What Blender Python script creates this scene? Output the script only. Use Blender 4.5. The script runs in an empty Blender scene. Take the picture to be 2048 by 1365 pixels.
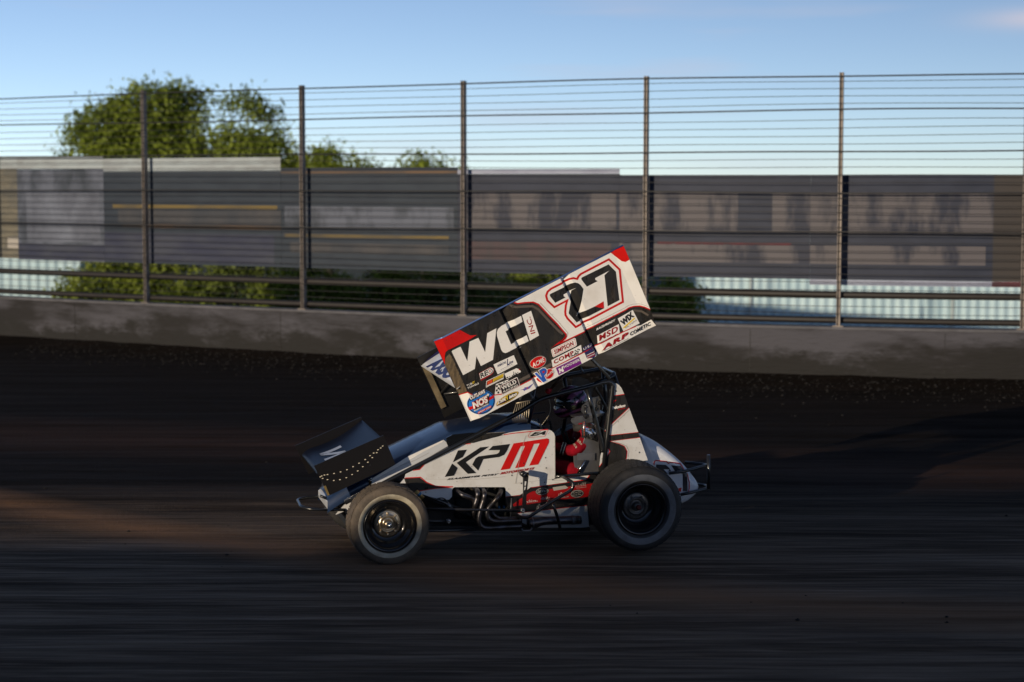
import bpy, bmesh, math, random
import numpy as np
from mathutils import Matrix, Vector, Euler, noise as mnoise
R = math.radians
random.seed(7); rng = np.random.default_rng(7)
scene = bpy.context.scene
C = scene.collection

# ------------------------------------------------------------------ camera, sky, sun, exposure
CAM_Z = 3.1; FPX = 3888.0; PITCH = math.atan((682.5-363)/FPX)
cam = bpy.data.cameras.new('camera'); camo = bpy.data.objects.new('camera', cam); C.objects.link(camo)
camo.location = (0, 0, CAM_Z); camo.rotation_euler = (R(90)-PITCH, 0, 0)
cam.sensor_width = 36; cam.lens = 36*FPX/2048; cam.clip_end = 3000; cam.clip_start = 0.1
cam.dof.use_dof = True; cam.dof.focus_distance = 16.1; cam.dof.aperture_fstop = 1.7
scene.camera = camo
SUN_EL, SUN_AZ = 8.5, 218.0       # azimuth clockwise from +Y: behind the camera, to the left
world = bpy.data.worlds.new('World'); scene.world = world; world.use_nodes = True
wn = world.node_tree; wn.nodes.clear()
wo = wn.nodes.new('ShaderNodeOutputWorld'); bg = wn.nodes.new('ShaderNodeBackground'); sk = wn.nodes.new('ShaderNodeTexSky')
sk.sky_type = 'NISHITA'; sk.sun_disc = False; sk.sun_elevation = R(SUN_EL); sk.sun_rotation = R(360-SUN_AZ)
sk.air_density = 0.4; sk.dust_density = 0.05; sk.ozone_density = 1.7; sk.altitude = 200
bg.inputs['Strength'].default_value = 0.126
tint = wn.nodes.new('ShaderNodeMix'); tint.data_type = 'RGBA'; tint.blend_type = 'MULTIPLY'; tint.inputs[0].default_value = 1; tint.inputs[7].default_value = (1.30, 1.08, .96, 1)
# thin cirrus: a faint veil stretched along the horizon
wt = wn.nodes.new('ShaderNodeTexCoord'); wm = wn.nodes.new('ShaderNodeMapping'); wm.inputs['Scale'].default_value = (2.2, 2.2, 26); wm.inputs['Location'].default_value = (.62, 0, .35)
wz = wn.nodes.new('ShaderNodeTexNoise'); wz.inputs['Scale'].default_value = 2.6; wz.inputs['Detail'].default_value = 3
wr = wn.nodes.new('ShaderNodeMapRange'); wr.inputs[1].default_value = .56; wr.inputs[2].default_value = .80; wr.inputs[3].default_value = 0; wr.inputs[4].default_value = .5
veil = wn.nodes.new('ShaderNodeMix'); veil.data_type = 'RGBA'; veil.inputs[7].default_value = (4.3, 4.4, 5.3, 1)
wn.links.new(sk.outputs[0], tint.inputs[6]); wn.links.new(wt.outputs['Generated'], wm.inputs[0]); wn.links.new(wm.outputs[0], wz.inputs['Vector']); wn.links.new(wz.outputs[0], wr.inputs[0])
# two small low clouds, each at its own bearing and height in the sky
def wmath(op, a, b=None):
    n = wn.nodes.new('ShaderNodeMath'); n.operation = op
    for i, q in enumerate((a, b)):
        if q is None: continue
        if isinstance(q, (int, float)): n.inputs[i].default_value = q
        else: wn.links.new(q, n.inputs[i])
    return n.outputs[0]
wsep = wn.nodes.new('ShaderNodeSeparateXYZ'); wn.links.new(wt.outputs['Generated'], wsep.inputs[0]); acc = wr.outputs[0]
for (bx, bz, sx_, sz_, am) in ((.262, .0795, .030, .0052, .95), (.008, .033, .05, .006, .30), (-.045, .017, .05, .006, .25), (.13, .008, .05, .006, .2)):
    e1 = wmath('POWER', wmath('ABSOLUTE', wmath('DIVIDE', wmath('SUBTRACT', wsep.outputs[0], bx), sx_)), 2.0)
    e2 = wmath('POWER', wmath('ABSOLUTE', wmath('DIVIDE', wmath('SUBTRACT', wsep.outputs[2], bz), sz_)), 2.0)
    gsn = wmath('EXPONENT', wmath('MULTIPLY', wmath('ADD', e1, e2), -1.0))
    acc = wmath('MAXIMUM', acc, wmath('MULTIPLY', wmath('MULTIPLY', gsn, am), wmath('ADD', wz.outputs[0], .5)))
wn.links.new(acc, veil.inputs[0]); wn.links.new(tint.outputs[2], veil.inputs[6]); wn.links.new(veil.outputs[2], bg.inputs[0]); wn.links.new(bg.outputs[0], wo.inputs[0])
sun = bpy.data.lights.new('sun', 'SUN'); suno = bpy.data.objects.new('sun', sun); C.objects.link(suno)
sun.energy = 4.1; sun.angle = R(0.5); sun.color = (1.0, 0.83, 0.62)
sd = Vector((math.sin(R(SUN_AZ))*math.cos(R(SUN_EL)), math.cos(R(SUN_AZ))*math.cos(R(SUN_EL)), math.sin(R(SUN_EL))))
suno.rotation_euler = sd.to_track_quat('Z', 'Y').to_euler()
suno.location = (-20, -30, 20)
vs = scene.view_settings; vs.view_transform = 'Standard'; vs.look = 'None'; vs.exposure = 0.0; vs.gamma = 1

# ------------------------------------------------------------------ measuring helpers (photo pixel -> real 3D point on a plane)
CAMM = Matrix.Translation((0, 0, CAM_Z)) @ Euler((R(90)-PITCH, 0, 0)).to_matrix().to_4x4()
def ray(px, py):
    d = CAMM.to_3x3() @ Vector(((px-1024)/FPX, -(py-682.5)/FPX, -1)); return Vector((0, 0, CAM_Z)), d
CAR = Matrix.Translation((-0.2, 16.6, 0)) @ Matrix.Rotation(R(14), 4, 'Z') @ Matrix.Rotation(R(2), 4, 'X')
CARI = CAR.inverted()
def P(px, py, y):                       # point in the car's own frame at lateral distance y from its centreline
    o, d = ray(px, py); o = CARI @ o; d = CARI.to_3x3() @ d
    return o + d*((y-o.y)/d.y)
def G(px, py, z=0.0):
    o, d = ray(px, py); return o + d*((z-o.z)/d.z)
def proj(v):
    q = CAMM.inverted() @ (CAR @ Vector(v)); return (1024+FPX*q.x/-q.z, 682.5-FPX*q.y/-q.z)
def ZT(x0, y0, s): return lambda x, y: (x0+x/s, y0+y/s)
ZA = ZT(860, 600, 8.533); ZB = ZT(1080, 480, 8.533); ZC = ZT(920, 710, 9.75); ZD = ZT(1080, 620, 8.533)
ZE = ZT(1080, 730, 9.1); ZF = ZT(1000, 950, 9.31); ZG = ZT(820, 950, 9.31); ZH = ZT(820, 850, 6.827)
ZI = ZT(1270, 860, 9.1); ZJ = ZT(590, 920, 8.533); ZK = ZT(580, 820, 4.137); ZL = ZT(1150, 820, 4.55); ZM = ZT(780, 820, 5.25)
ZN = ZT(1080, 860, 9.75); ZO = ZT(780, 800, 6.024)
def zs(f, *p): return [f(*q) for q in p]

# ------------------------------------------------------------------ materials
MATS = {}
def nd(t, ty, **kw):
    n = t.nodes.new(ty)
    for k, v in kw.items():
        if k in n.inputs: n.inputs[k].default_value = v
        else: setattr(n, k, v)
    return n
def mat(name, col, rough=.5, metal=0, coat=0, var=.0, vscale=4, stretch=(1, 1, 1), bump=0, bscale=20, col2=None, spec=.5, lo=.35, hi=.65, detail=6, coord='Object', rvar=0, trans=0):
    if name in MATS: return MATS[name]
    m = bpy.data.materials.new(name); m.use_nodes = True; t = m.node_tree; b = t.nodes['Principled BSDF']
    b.inputs['Base Color'].default_value = (*col, 1); b.inputs['Roughness'].default_value = rough
    b.inputs['Metallic'].default_value = metal; b.inputs['Coat Weight'].default_value = coat
    b.inputs['Coat Roughness'].default_value = .06; b.inputs['Specular IOR Level'].default_value = spec
    if trans: b.inputs['Subsurface Weight'].default_value = 0
    if col2 is None and var > 0: col2 = tuple(max(0, c*(1-var)) for c in col)
    if col2 is not None or bump or rvar:
        tc = nd(t, 'ShaderNodeTexCoord'); mp = nd(t, 'ShaderNodeMapping'); mp.inputs['Scale'].default_value = stretch
        t.links.new(tc.outputs[coord], mp.inputs[0])
    if col2 is not None:
        nz = nd(t, 'ShaderNodeTexNoise', Scale=vscale, Detail=detail, Roughness=.6); t.links.new(mp.outputs[0], nz.inputs['Vector'])
        mr = nd(t, 'ShaderNodeMapRange'); mr.inputs[1].default_value = lo; mr.inputs[2].default_value = hi
        t.links.new(nz.outputs[0], mr.inputs[0])
        mx = nd(t, 'ShaderNodeMix', data_type='RGBA'); mx.inputs[6].default_value = (*col, 1); mx.inputs[7].default_value = (*col2, 1)
        t.links.new(mr.outputs[0], mx.inputs[0]); t.links.new(mx.outputs[2], b.inputs['Base Color'])
    if rvar:
        nr = nd(t, 'ShaderNodeTexNoise', Scale=vscale*1.7, Detail=5); t.links.new(mp.outputs[0], nr.inputs['Vector'])
        mr2 = nd(t, 'ShaderNodeMapRange'); mr2.inputs[1].default_value = .3; mr2.inputs[2].default_value = .7
        mr2.inputs[3].default_value = max(.02, rough-rvar); mr2.inputs[4].default_value = min(1, rough+rvar)
        t.links.new(nr.outputs[0], mr2.inputs[0]); t.links.new(mr2.outputs[0], b.inputs['Roughness'])
    if bump:
        nb = nd(t, 'ShaderNodeTexNoise', Scale=bscale, Detail=4); t.links.new(mp.outputs[0], nb.inputs['Vector'])
        bp = nd(t, 'ShaderNodeBump', Strength=bump, Distance=.02); t.links.new(nb.outputs[0], bp.inputs['Height'])
        t.links.new(bp.outputs[0], b.inputs['Normal'])
    MATS[name] = m; return m
WHITE = mat('white_paint', (.78, .765, .73), .35, coat=.25, col2=(.60, .56, .50), vscale=3, lo=.52, hi=.85, bump=.05, bscale=6)
BWHITE = mat('body_white', (.60, .60, .59), .35, coat=.3, col2=(.42, .39, .34), vscale=5, lo=.5, hi=.85, bump=.06, bscale=5)
WBLACK = mat('wing_black', (.018, .017, .016), .32, col2=(.045, .036, .026), vscale=5, stretch=(2.5, 1, .8), lo=.5, hi=.75, bump=.04, bscale=8, rvar=.1)
BLACK = mat('black_paint', (.012, .012, .013), .3, coat=.3)
GBLACK = mat('gloss_black', (.006, .007, .009), .16, coat=.6)
TUBE = mat('black_tube', (.010, .011, .013), .28, coat=.5)
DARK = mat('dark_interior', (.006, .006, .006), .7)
RED = mat('red_vinyl', (.58, .006, .004), .35, coat=.15, var=.2)
DRED = mat('dark_red_vinyl', (.34, .004, .005), .4, var=.2)
ORANGE = mat('orange_vinyl', (.75, .12, .03), .35)
BLUE = mat('blue_vinyl', (.02, .09, .42), .35)
LBLUE = mat('bright_blue_vinyl', (.01, .16, .55), .35)
YEL = mat('yellow_vinyl', (.75, .52, .02), .4)
PURP = mat('purple_vinyl', (.16, .01, .20), .4)
TAUPE = mat('taupe_vinyl', (.10, .082, .068), .35)
GREY = mat('grey_vinyl', (.35, .33, .30), .4)
MAROON = mat('maroon_vinyl', (.12, .01, .02), .4)
NAVY = mat('navy_vinyl', (.02, .02, .09), .4)
ALU = mat('aluminium', (.36, .355, .35), .30, metal=.9, var=.3, vscale=9, bump=.15, bscale=12)
ALUD = mat('dull_aluminium', (.19, .19, .20), .42, metal=.7, var=.3, vscale=9)
CHROME = mat('chrome', (.75, .72, .66), .15, metal=1)
STEEL = mat('header_steel', (.10, .10, .115), .36, metal=.85, col2=(.05, .043, .04), vscale=14, bump=.1, bscale=40)
GOLD = mat('gold_metal', (.6, .42, .15), .3, metal=.8)
REDAN = mat('red_anodized', (.5, .02, .03), .3, metal=.6)
BLUEAN = mat('blue_anodized', (.02, .14, .32), .3, metal=.6)
TYRE = mat('tyre_rubber', (.014, .014, .015), .7, col2=(.030, .028, .027), vscale=9, lo=.45, hi=.7, bump=.3, bscale=60)
TYREF = mat('front_tyre_rubber', (.060, .048, .036), .75, col2=(.12, .092, .066), vscale=7, lo=.4, hi=.65, bump=.3, bscale=60)
RINGF = mat('front_tyre_band', (.42, .38, .29), .6, col2=(.27, .235, .17), vscale=9, lo=.4, hi=.65)
RINGR = mat('rear_tyre_band', (.12, .13, .145), .6, col2=(.075, .08, .09), vscale=9, lo=.4, hi=.65)
SATIN = mat('satin_black_blue', (.004, .007, .018), .38, coat=.0, spec=.15, bump=.08, bscale=5)
FOILW = mat('foil_white', (.62, .64, .68), .3, coat=.3)
SUIT = mat('suit_red', (.30, .004, .014), .9, spec=.15, var=.45, vscale=14, bump=.5, bscale=22)
SUITB = mat('suit_black', (.02, .018, .018), .8)
SUITW = mat('suit_cream', (.6, .54, .42), .8)
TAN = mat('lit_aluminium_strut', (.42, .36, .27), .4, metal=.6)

# ------------------------------------------------------------------ object helpers
def obj(name, me, parent=None, mats=None, smooth=False):
    if isinstance(me, bmesh.types.BMesh):
        bm = me; me = bpy.data.meshes.new(name); bm.to_mesh(me); bm.free()
    o = bpy.data.objects.new(name, me); C.objects.link(o)
    if mats:
        for m in (mats if isinstance(mats, (list, tuple)) else [mats]): me.materials.append(m)
    if parent: o.parent = parent
    if smooth:
        for p in me.polygons: p.use_smooth = True
    return o
def tag(o, label=None, cat=None, group=None, kind=None):
    for k, v in (('label', label), ('category', cat), ('group', group), ('kind', kind)):
        if v: o[k] = v
    return o
def empty(name, loc, label, cat, group=None, mtx=None):
    o = bpy.data.objects.new(name, None); C.objects.link(o); o.empty_display_size = .3
    if mtx is not None: o.matrix_world = mtx
    else: o.location = loc
    return tag(o, label, cat, group)
def smooth_by_angle(o, ang=35):
    me = o.data
    for p in me.polygons: p.use_smooth = True
    bm = bmesh.new(); bm.from_mesh(me)
    for e in bm.edges:
        e.smooth = len(e.link_faces) == 2 and e.calc_face_angle(0) < R(ang)
    bm.to_mesh(me); bm.free()
def catmull(pts, n=6, closed=False):
    pts = [Vector(p) for p in pts]; out = []
    N = len(pts); seg = N if closed else N-1
    for i in range(seg):
        g = lambda k: pts[k % N] if closed else pts[max(0, min(N-1, k))]
        p0, p1, p2, p3 = g(i-1), g(i), g(i+1), g(i+2)
        for j in range(n):
            t = j/n
            out.append(.5*((2*p1)+(p2-p0)*t+(2*p0-5*p1+4*p2-p3)*t*t+(3*p1-p0-3*p2+p3)*t**3))
    if not closed: out.append(pts[-1])
    return out
def fillet(pts, r=.04, n=4):
    pts = [Vector(p) for p in pts]; out = [pts[0]]
    for a, b, c in zip(pts, pts[1:], pts[2:]):
        d1 = a-b; d2 = c-b; rr = min(r, d1.length*.45, d2.length*.45)
        p, q = b+d1.normalized()*rr, b+d2.normalized()*rr
        for j in range(n+1):
            t = j/n; out.append((1-t)**2*p+2*t*(1-t)*b+t*t*q)
    out.append(pts[-1]); return out
def add_tube(bm, pts, r, seg=10, mi=0, caps=True, closed=False):
    pts = [Vector(p) for p in pts]; rings = []; n = len(pts)
    rad = r if isinstance(r, (list, tuple)) else [r]*n
    up = None
    for i, p in enumerate(pts):
        if closed: tg = (pts[(i+1) % n]-pts[i-1]).normalized()
        else: tg = (pts[min(i+1, n-1)]-pts[max(i-1, 0)]).normalized()
        if up is None:
            up = tg.orthogonal().normalized()
        else:
            up = (up-tg*up.dot(tg))
            up = up.normalized() if up.length > 1e-6 else tg.orthogonal().normalized()
        s = tg.cross(up)
        rings.append([bm.verts.new(p+(up*math.cos(a)+s*math.sin(a))*rad[i]) for a in [2*math.pi*k/seg for k in range(seg)]])
    pairs = list(zip(rings, rings[1:]))+([(rings[-1], rings[0])] if closed else [])
    for a, b in pairs:
        for k in range(seg):
            f = bm.faces.new((a[k], a[(k+1) % seg], b[(k+1) % seg], b[k])); f.material_index = mi; f.smooth = True
    if caps and not closed:
        for rg, rev in ((rings[0], True), (rings[-1], False)):
            f = bm.faces.new(list(reversed(rg)) if rev else rg); f.material_index = mi
def tubes(name, paths, parent, m, fil=.05, seg=10):
    bm = bmesh.new(); join = name in ('roll_cage', 'rear_bumper', 'front_bumper', 'nerf_bar'); o = None
    for pts, r in paths:
        add_tube(bm, fillet(pts, fil) if len(pts) > 2 else pts, r, seg)
        if not join: o = obj(name, bm, parent, m); bm = bmesh.new()
    return obj(name, bm, parent, m) if join else o
def add_box(bm, c, s, mi=0, rot=None, bev=0):
    ret = bmesh.ops.create_cube(bm, size=1); vs_ = ret['verts']
    M = Matrix.Translation(c) @ (rot.to_4x4() if rot is not None else Matrix()) @ Matrix.Diagonal((*s, 1))
    bmesh.ops.transform(bm, matrix=M, verts=vs_)
    fs = {f for v in vs_ for f in v.link_faces}
    for f in fs: f.material_index = mi
    if bev:
        es = {e for v in vs_ for e in v.link_edges}
        bmesh.ops.bevel(bm, geom=list(es), offset=bev, segments=2, affect='EDGES', profile=.5)
def add_lathe(bm, prof, c, seg=64, mats=None, ax='Y', close=True):   # prof: (radius, axial[, mat])
    rings = []
    for q in prof:
        r, a = q[0], q[1]; ring = []
        for k in range(seg):
            t = 2*math.pi*k/seg
            v = Vector((r*math.cos(t), a, r*math.sin(t))) if ax == 'Y' else (Vector((r*math.cos(t), r*math.sin(t), a)) if ax == 'Z' else Vector((a, r*math.cos(t), r*math.sin(t))))
            ring.append(bm.verts.new(Vector(c)+v))
        rings.append(ring)
    n = len(rings); rg = range(n if close else n-1)
    for i in rg:
        a, b = rings[i], rings[(i+1) % n]; mi = prof[i][2] if len(prof[i]) > 2 else 0
        for k in range(seg):
            f = bm.faces.new((a[k], b[k], b[(k+1) % seg], a[(k+1) % seg])); f.material_index = mi; f.smooth = True
    bmesh.ops.recalc_face_normals(bm, faces=bm.faces[:])
_fc = {}
def text_polys(s, bold=0.0, shear=0.0, sp=1.0):
    key = (s, bold, shear, sp)
    if key in _fc: return _fc[key]
    cu = bpy.data.curves.new('lettering', 'FONT'); cu.body = s; cu.size = 1; cu.offset = bold; cu.shear = shear
    cu.space_character = sp; cu.resolution_u = 3; cu.fill_mode = 'FRONT'
    ob = bpy.data.objects.new('lettering', cu); me = ob.to_mesh()
    v = [(p.co.x, p.co.y) for p in me.vertices]; f = [tuple(p.vertices) for p in me.polygons]
    ob.to_mesh_clear(); bpy.data.objects.remove(ob); bpy.data.curves.remove(cu)
    xs = [a for a, b in v]; ys = [b for a, b in v]
    x0, x1, y0, y1 = min(xs), max(xs), min(ys), max(ys)
    v = [((a-x0)/(x1-x0), (b-y0)/(y1-y0)) for a, b in v]
    _fc[key] = (v, f); return _fc[key]

def specks(P_, poly, n, seed, m, l=6, rmax=.8):
    r_ = random.Random(seed); xs = [p[0] for p in poly]; ys = [p[1] for p in poly]
    def inside(x, y):
        c = False; j = len(poly)-1
        for i in range(len(poly)):
            if (poly[i][1] > y) != (poly[j][1] > y) and x < (poly[j][0]-poly[i][0])*(y-poly[i][1])/(poly[j][1]-poly[i][1])+poly[i][0]: c = not c
            j = i
        return c
    k = 0
    while k < n:
        x, y = r_.uniform(min(xs), max(xs)), r_.uniform(min(ys), max(ys))
        if not inside(x, y): continue
        k += 1; rr = .18+rmax*r_.random()**4; a = r_.uniform(-1.2, -.6)
        if r_.random() < .7: P_.ell((x, y), rr, rr*.8, 0, m, l, 6)
        else: P_.stroke([(x, y), (x+rr*4*math.cos(a), y+rr*4*math.sin(a))], .35, m, l)
def scribble(P_, BL, BR, TL, n, m, l=5, seed=1, w=.55):
    r_ = random.Random(seed); BL, BR, TL = Vector(BL), Vector(BR), Vector(TL); q = lambda a, b: tuple(BL+(BR-BL)*a+(TL-BL)*b)
    for k in range(n):
        a = (k+.15)/n; b = (k+.9)/n; t = r_.choice((.62, .7, 1.0)); u = r_.random()
        P_.stroke([q(a, 0), q(a+.12/n, t)], w, m, l)
        if u < .7: P_.stroke([q(a+.1/n, t*.95), q(b, t*r_.uniform(.5, .95)), q(b-.1/n, 0)], w*.8, m, l)
        else: P_.stroke([q(a, .08), q(b, .05)], w*.8, m, l)
class Panel:
    """flat sheet at lateral distance y0 with its paint and stickers as thin layers"""
    def __init__(s, y0, eps=.0012, sgn=-1, pf=None):
        s.bm = bmesh.new(); s.y0 = y0; s.eps = eps; s.sgn = sgn; s.mats = []; s.pf = pf or (lambda px, py, l: P(px, py, y0+sgn*eps*l))
    def mi(s, m):
        if m not in s.mats: s.mats.append(m)
        return s.mats.index(m)
    def poly(s, pts, m, l=1):
        vs_ = [s.bm.verts.new(s.pf(x, y, l)) for x, y in pts]
        f = s.bm.faces.new(vs_); f.material_index = s.mi(m); f.normal_update()
        return f
    def solid(s, pts, m, th=.012, back=None):
        a = [s.bm.verts.new(s.pf(x, y, 0)) for x, y in pts]
        b = [s.bm.verts.new(v.co+Vector((0, -s.sgn*th, 0))) for v in a]
        k = s.mi(m); kb = s.mi(back or m)
        f = s.bm.faces.new(a); f.material_index = k
        f = s.bm.faces.new(list(reversed(b))); f.material_index = kb
        for i in range(len(a)):
            j = (i+1) % len(a); f = s.bm.faces.new((a[j], a[i], b[i], b[j])); f.material_index = kb
    def stroke(s, pts, w, m, l=2, closed=False):
        pts = [Vector(p) for p in pts]; n = len(pts); L = []; Rr = []
        for i in range(n):
            a = pts[(i-1) % n] if (closed or i > 0) else None; c = pts[(i+1) % n] if (closed or i < n-1) else None
            p = pts[i]; d1 = (p-a).normalized() if a is not None else None; d2 = (c-p).normalized() if c is not None else None
            if d1 is None: d1 = d2
            if d2 is None: d2 = d1
            n1 = Vector((-d1.y, d1.x)); n2 = Vector((-d2.y, d2.x)); mt = (n1+n2)
            mt = mt.normalized() if mt.length > .1 else n1
            k = min(1/max(.35, mt.dot(n1)), 2.2)*w/2
            L.append(p+mt*k); Rr.append(p-mt*k)
        for i in range(n if closed else n-1):
            j = (i+1) % n
            s.poly([tuple(L[i]), tuple(L[j]), tuple(Rr[j]), tuple(Rr[i])], m, l)
    def text(s, t, BL, BR, TL, m, l=3, bold=0, shear=0, sp=1.0):
        v, f = text_polys(t, bold, shear, sp); BL, BR, TL = Vector(BL), Vector(BR), Vector(TL); k = s.mi(m)
        vv = []
        for a, b in v:
            q = BL+(BR-BL)*a+(TL-BL)*b; vv.append(s.bm.verts.new(s.pf(q.x, q.y, l)))
        for g in f:
            try: fc = s.bm.faces.new([vv[i] for i in g]); fc.material_index = k
            except ValueError: pass
    def ell(s, c, a, b, ang, m, l=2, n=36):
        ca, sa = math.cos(ang), math.sin(ang)
        s.poly([(c[0]+a*math.cos(t)*ca-b*math.sin(t)*sa, c[1]+a*math.cos(t)*sa+b*math.sin(t)*ca) for t in [2*math.pi*k/n for k in range(n)]], m, l)
    def dots(s, pts, r, m, l=4, n=8):
        for p in pts: s.ell(p, r, r, 0, m, l, n)
    def build(s, name, parent): return obj(name, s.bm, parent, s.mats)

exec_order = []
# ================================================================== SETTING
# --- track line of the outside wall: distance read at picture columns
WX = [-1400, 0, 512, 1024, 1536, 2048, 3400]; WD = [52.0, 37.7, 34.4, 31.9, 30.2, 29.2, 27.9]
def wall_pt(px, off=0.0, z=0.0):
    d = float(np.interp(px, WX, WD)); 
    if 0 <= px <= 2048:
        co = np.polyfit([0, 512, 1024, 1536, 2048], [37.7, 34.4, 31.9, 30.2, 29.2], 3); d = float(np.polyval(co, px))
    p = Vector(((px-1024)/FPX*d, d, 0)); return p
def wall_line(n=70, a=-1400, b=3400):
    raw = [wall_pt(a+(b-a)*i/(n-1)) for i in range(n)]
    for _ in range(4):
        raw = [raw[0]]+[(raw[i-1]+raw[i]*2+raw[i+1])/4 for i in range(1, n-1)]+[raw[-1]]
    return raw
WL = wall_line()
def off_line(line, off, z=0):
    out = []
    for i, p in enumerate(line):
        t = (line[min(i+1, len(line)-1)]-line[max(i-1, 0)]).normalized(); nrm = Vector((-t.y, t.x, 0))
        q = p+nrm*off; q.z = z; out.append(q)
    return out
def at_col(px, off=0.0, z=0.0):         # a point of the wall line seen in picture column px
    best = None
    for a, b in zip(WL, WL[1:]):
        ca = 1024+FPX*a.x/a.y; cb = 1024+FPX*b.x/b.y
        if ca <= px <= cb:
            t = (px-ca)/(cb-ca); p = a.lerp(b, t); tg = (b-a).normalized(); n = Vector((-tg.y, tg.x, 0)); q = p+n*off; q.z = z
            return q, tg
    raise ValueError(px)

def grid_obj(name, xs, ys, zf, m):
    X, Y = np.meshgrid(xs, ys); Z = zf(X, Y); n, k = X.shape
    co = np.stack([X, Y, Z], -1).reshape(-1, 3)
    i = np.arange(n*k).reshape(n, k)
    f = np.stack([i[:-1, :-1], i[:-1, 1:], i[1:, 1:], i[1:, :-1]], -1).reshape(-1, 4)
    me = bpy.data.meshes.new(name); me.from_pydata(co.tolist(), [], f.tolist()); me.update()
    return obj(name, me, None, m, smooth=True)

def vnoise(X, Y, sx, sy, seed):
    r = np.random.default_rng(seed); N = 256; t = r.random((N, N))
    x = X/sx+1000; y = Y/sy+1000; xi = np.floor(x).astype(int); yi = np.floor(y).astype(int); fx = x-xi; fy = y-yi
    fx = fx*fx*(3-2*fx); fy = fy*fy*(3-2*fy); g = lambda a, b: t[a % N, b % N]
    return (g(xi, yi)*(1-fx)+g(xi+1, yi)*fx)*(1-fy)+(g(xi, yi+1)*(1-fx)+g(xi+1, yi+1)*fx)*fy-.5

LOW = -1.9                              # the land lies lower than the banked track
# materials of the ground
def ground_mat():
    m = bpy.data.materials.new('clay_track'); m.use_nodes = True; t = m.node_tree; b = t.nodes['Principled BSDF']; L = t.links.new
    tc = nd(t, 'ShaderNodeTexCoord')
    def nz(sc, rotz, scale, detail=6, rough=.6):
        mp = nd(t, 'ShaderNodeMapping'); mp.inputs['Scale'].default_value = sc; mp.inputs['Rotation'].default_value = (0, 0, R(rotz))
        L(tc.outputs['Object'], mp.inputs[0]); n = nd(t, 'ShaderNodeTexNoise', Scale=scale, Detail=detail, Roughness=rough); L(mp.outputs[0], n.inputs['Vector']); return n
    def rng_(src, a, b_, c=0, d=1):
        r = nd(t, 'ShaderNodeMapRange'); 
        for i, v in enumerate((a, b_, c, d)): r.inputs[i+1].default_value = v
        L(src, r.inputs[0]); return r.outputs[0]
    def mix(f, A, B_):
        x = nd(t, 'ShaderNodeMix', data_type='RGBA')
        L(f, x.inputs[0])
        for i, q in ((6, A), (7, B_)):
            if isinstance(q, tuple): x.inputs[i].default_value = (*q, 1)
            else: L(q, x.inputs[i])
        return x.outputs[2]
    s1 = nz((.16, 2.4, 1), 6, 1.0, 8, .7)        # long grooves packed by the wheels
    s2 = nz((.55, 8.0, 1), 6, 1.0, 6, .65)
    s3 = nz((1, 1, 1), 0, .35, 3)
    c = mix(rng_(s1.outputs[0], .38, .66), (.066, .044, .029), (.25, .178, .122))
    c = mix(rng_(s2.outputs[0], .45, .70, 0, .7), c, (.40, .30, .22))
    s4 = nz((.9, 24, 1), 6, 1.0, 5, .6); c = mix(rng_(s4.outputs[0], .42, .62, .55, 0), c, (.032, .025, .020))
    # two brown bands: slivers of low sun painted into the clay colour
    sx = nd(t, 'ShaderNodeSeparateXYZ'); L(tc.outputs['Object'], sx.inputs[0])
    def sun_sliver(y0, k1, k2, w, col, amt, c):
        m1 = nd(t, 'ShaderNodeMath', operation='MULTIPLY'); m1.inputs[1].default_value = k1; L(sx.outputs[0], m1.inputs[0])
        m2 = nd(t, 'ShaderNodeMath', operation='MULTIPLY'); L(sx.outputs[0], m2.inputs[0]); L(sx.outputs[0], m2.inputs[1])
        m3 = nd(t, 'ShaderNodeMath', operation='MULTIPLY'); m3.inputs[1].default_value = k2; L(m2.outputs[0], m3.inputs[0])
        a = nd(t, 'ShaderNodeMath', operation='ADD'); L(m1.outputs[0], a.inputs[0]); L(m3.outputs[0], a.inputs[1])
        s = nd(t, 'ShaderNodeMath', operation='SUBTRACT'); L(sx.outputs[1], s.inputs[0]); L(a.outputs[0], s.inputs[1])
        s2_ = nd(t, 'ShaderNodeMath', operation='SUBTRACT'); L(s.outputs[0], s2_.inputs[0]); s2_.inputs[1].default_value = y0
        ab = nd(t, 'ShaderNodeMath', operation='ABSOLUTE'); L(s2_.outputs[0], ab.inputs[0])
        f = rng_(ab.outputs[0], w, 0, 0, amt); g = rng_(s1.outputs[0], .3, .6, .3, 1)
        mm = nd(t, 'ShaderNodeMath', operation='MULTIPLY'); L(f, mm.inputs[0]); L(g, mm.inputs[1])
        return mix(mm.outputs[0], c, col)
    far_shade = rng_(sx.outputs[1], 16.0, 20, 0, 1)     # far clay: shade painted into the colour, mutes the wing's shadow
    dk = nd(t, 'ShaderNodeMix', data_type='RGBA', blend_type='MULTIPLY'); L(far_shade, dk.inputs[0]); L(c, dk.inputs[6]); dk.inputs[7].default_value = (.058, .052, .050, 1); c = dk.outputs[2]
    c = sun_sliver(15.0, -.52, .045, .75, (.27, .145, .075), .9, c)
    c = sun_sliver(22.0, -.30, .0, 2.0, (.050, .026, .017), .9, c)
    L(c, b.inputs['Base Color'])
    rr = rng_(s1.outputs[0], .35, .68, .95, .62); L(rr, b.inputs['Roughness'])
    b.inputs['Specular IOR Level'].default_value = .08
    n3 = nz((1, 2.2, 1), 6, 16, 8, .75); bp = nd(t, 'ShaderNodeBump', Strength=.8, Distance=.03); L(n3.outputs[0], bp.inputs['Height'])
    bp2 = nd(t, 'ShaderNodeBump', Strength=.5, Distance=.05); L(s2.outputs[0], bp2.inputs['Height']); L(bp.outputs[0], bp2.inputs['Normal']); L(bp2.outputs[0], b.inputs['Normal'])
    return m
CLAY = ground_mat()
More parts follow.
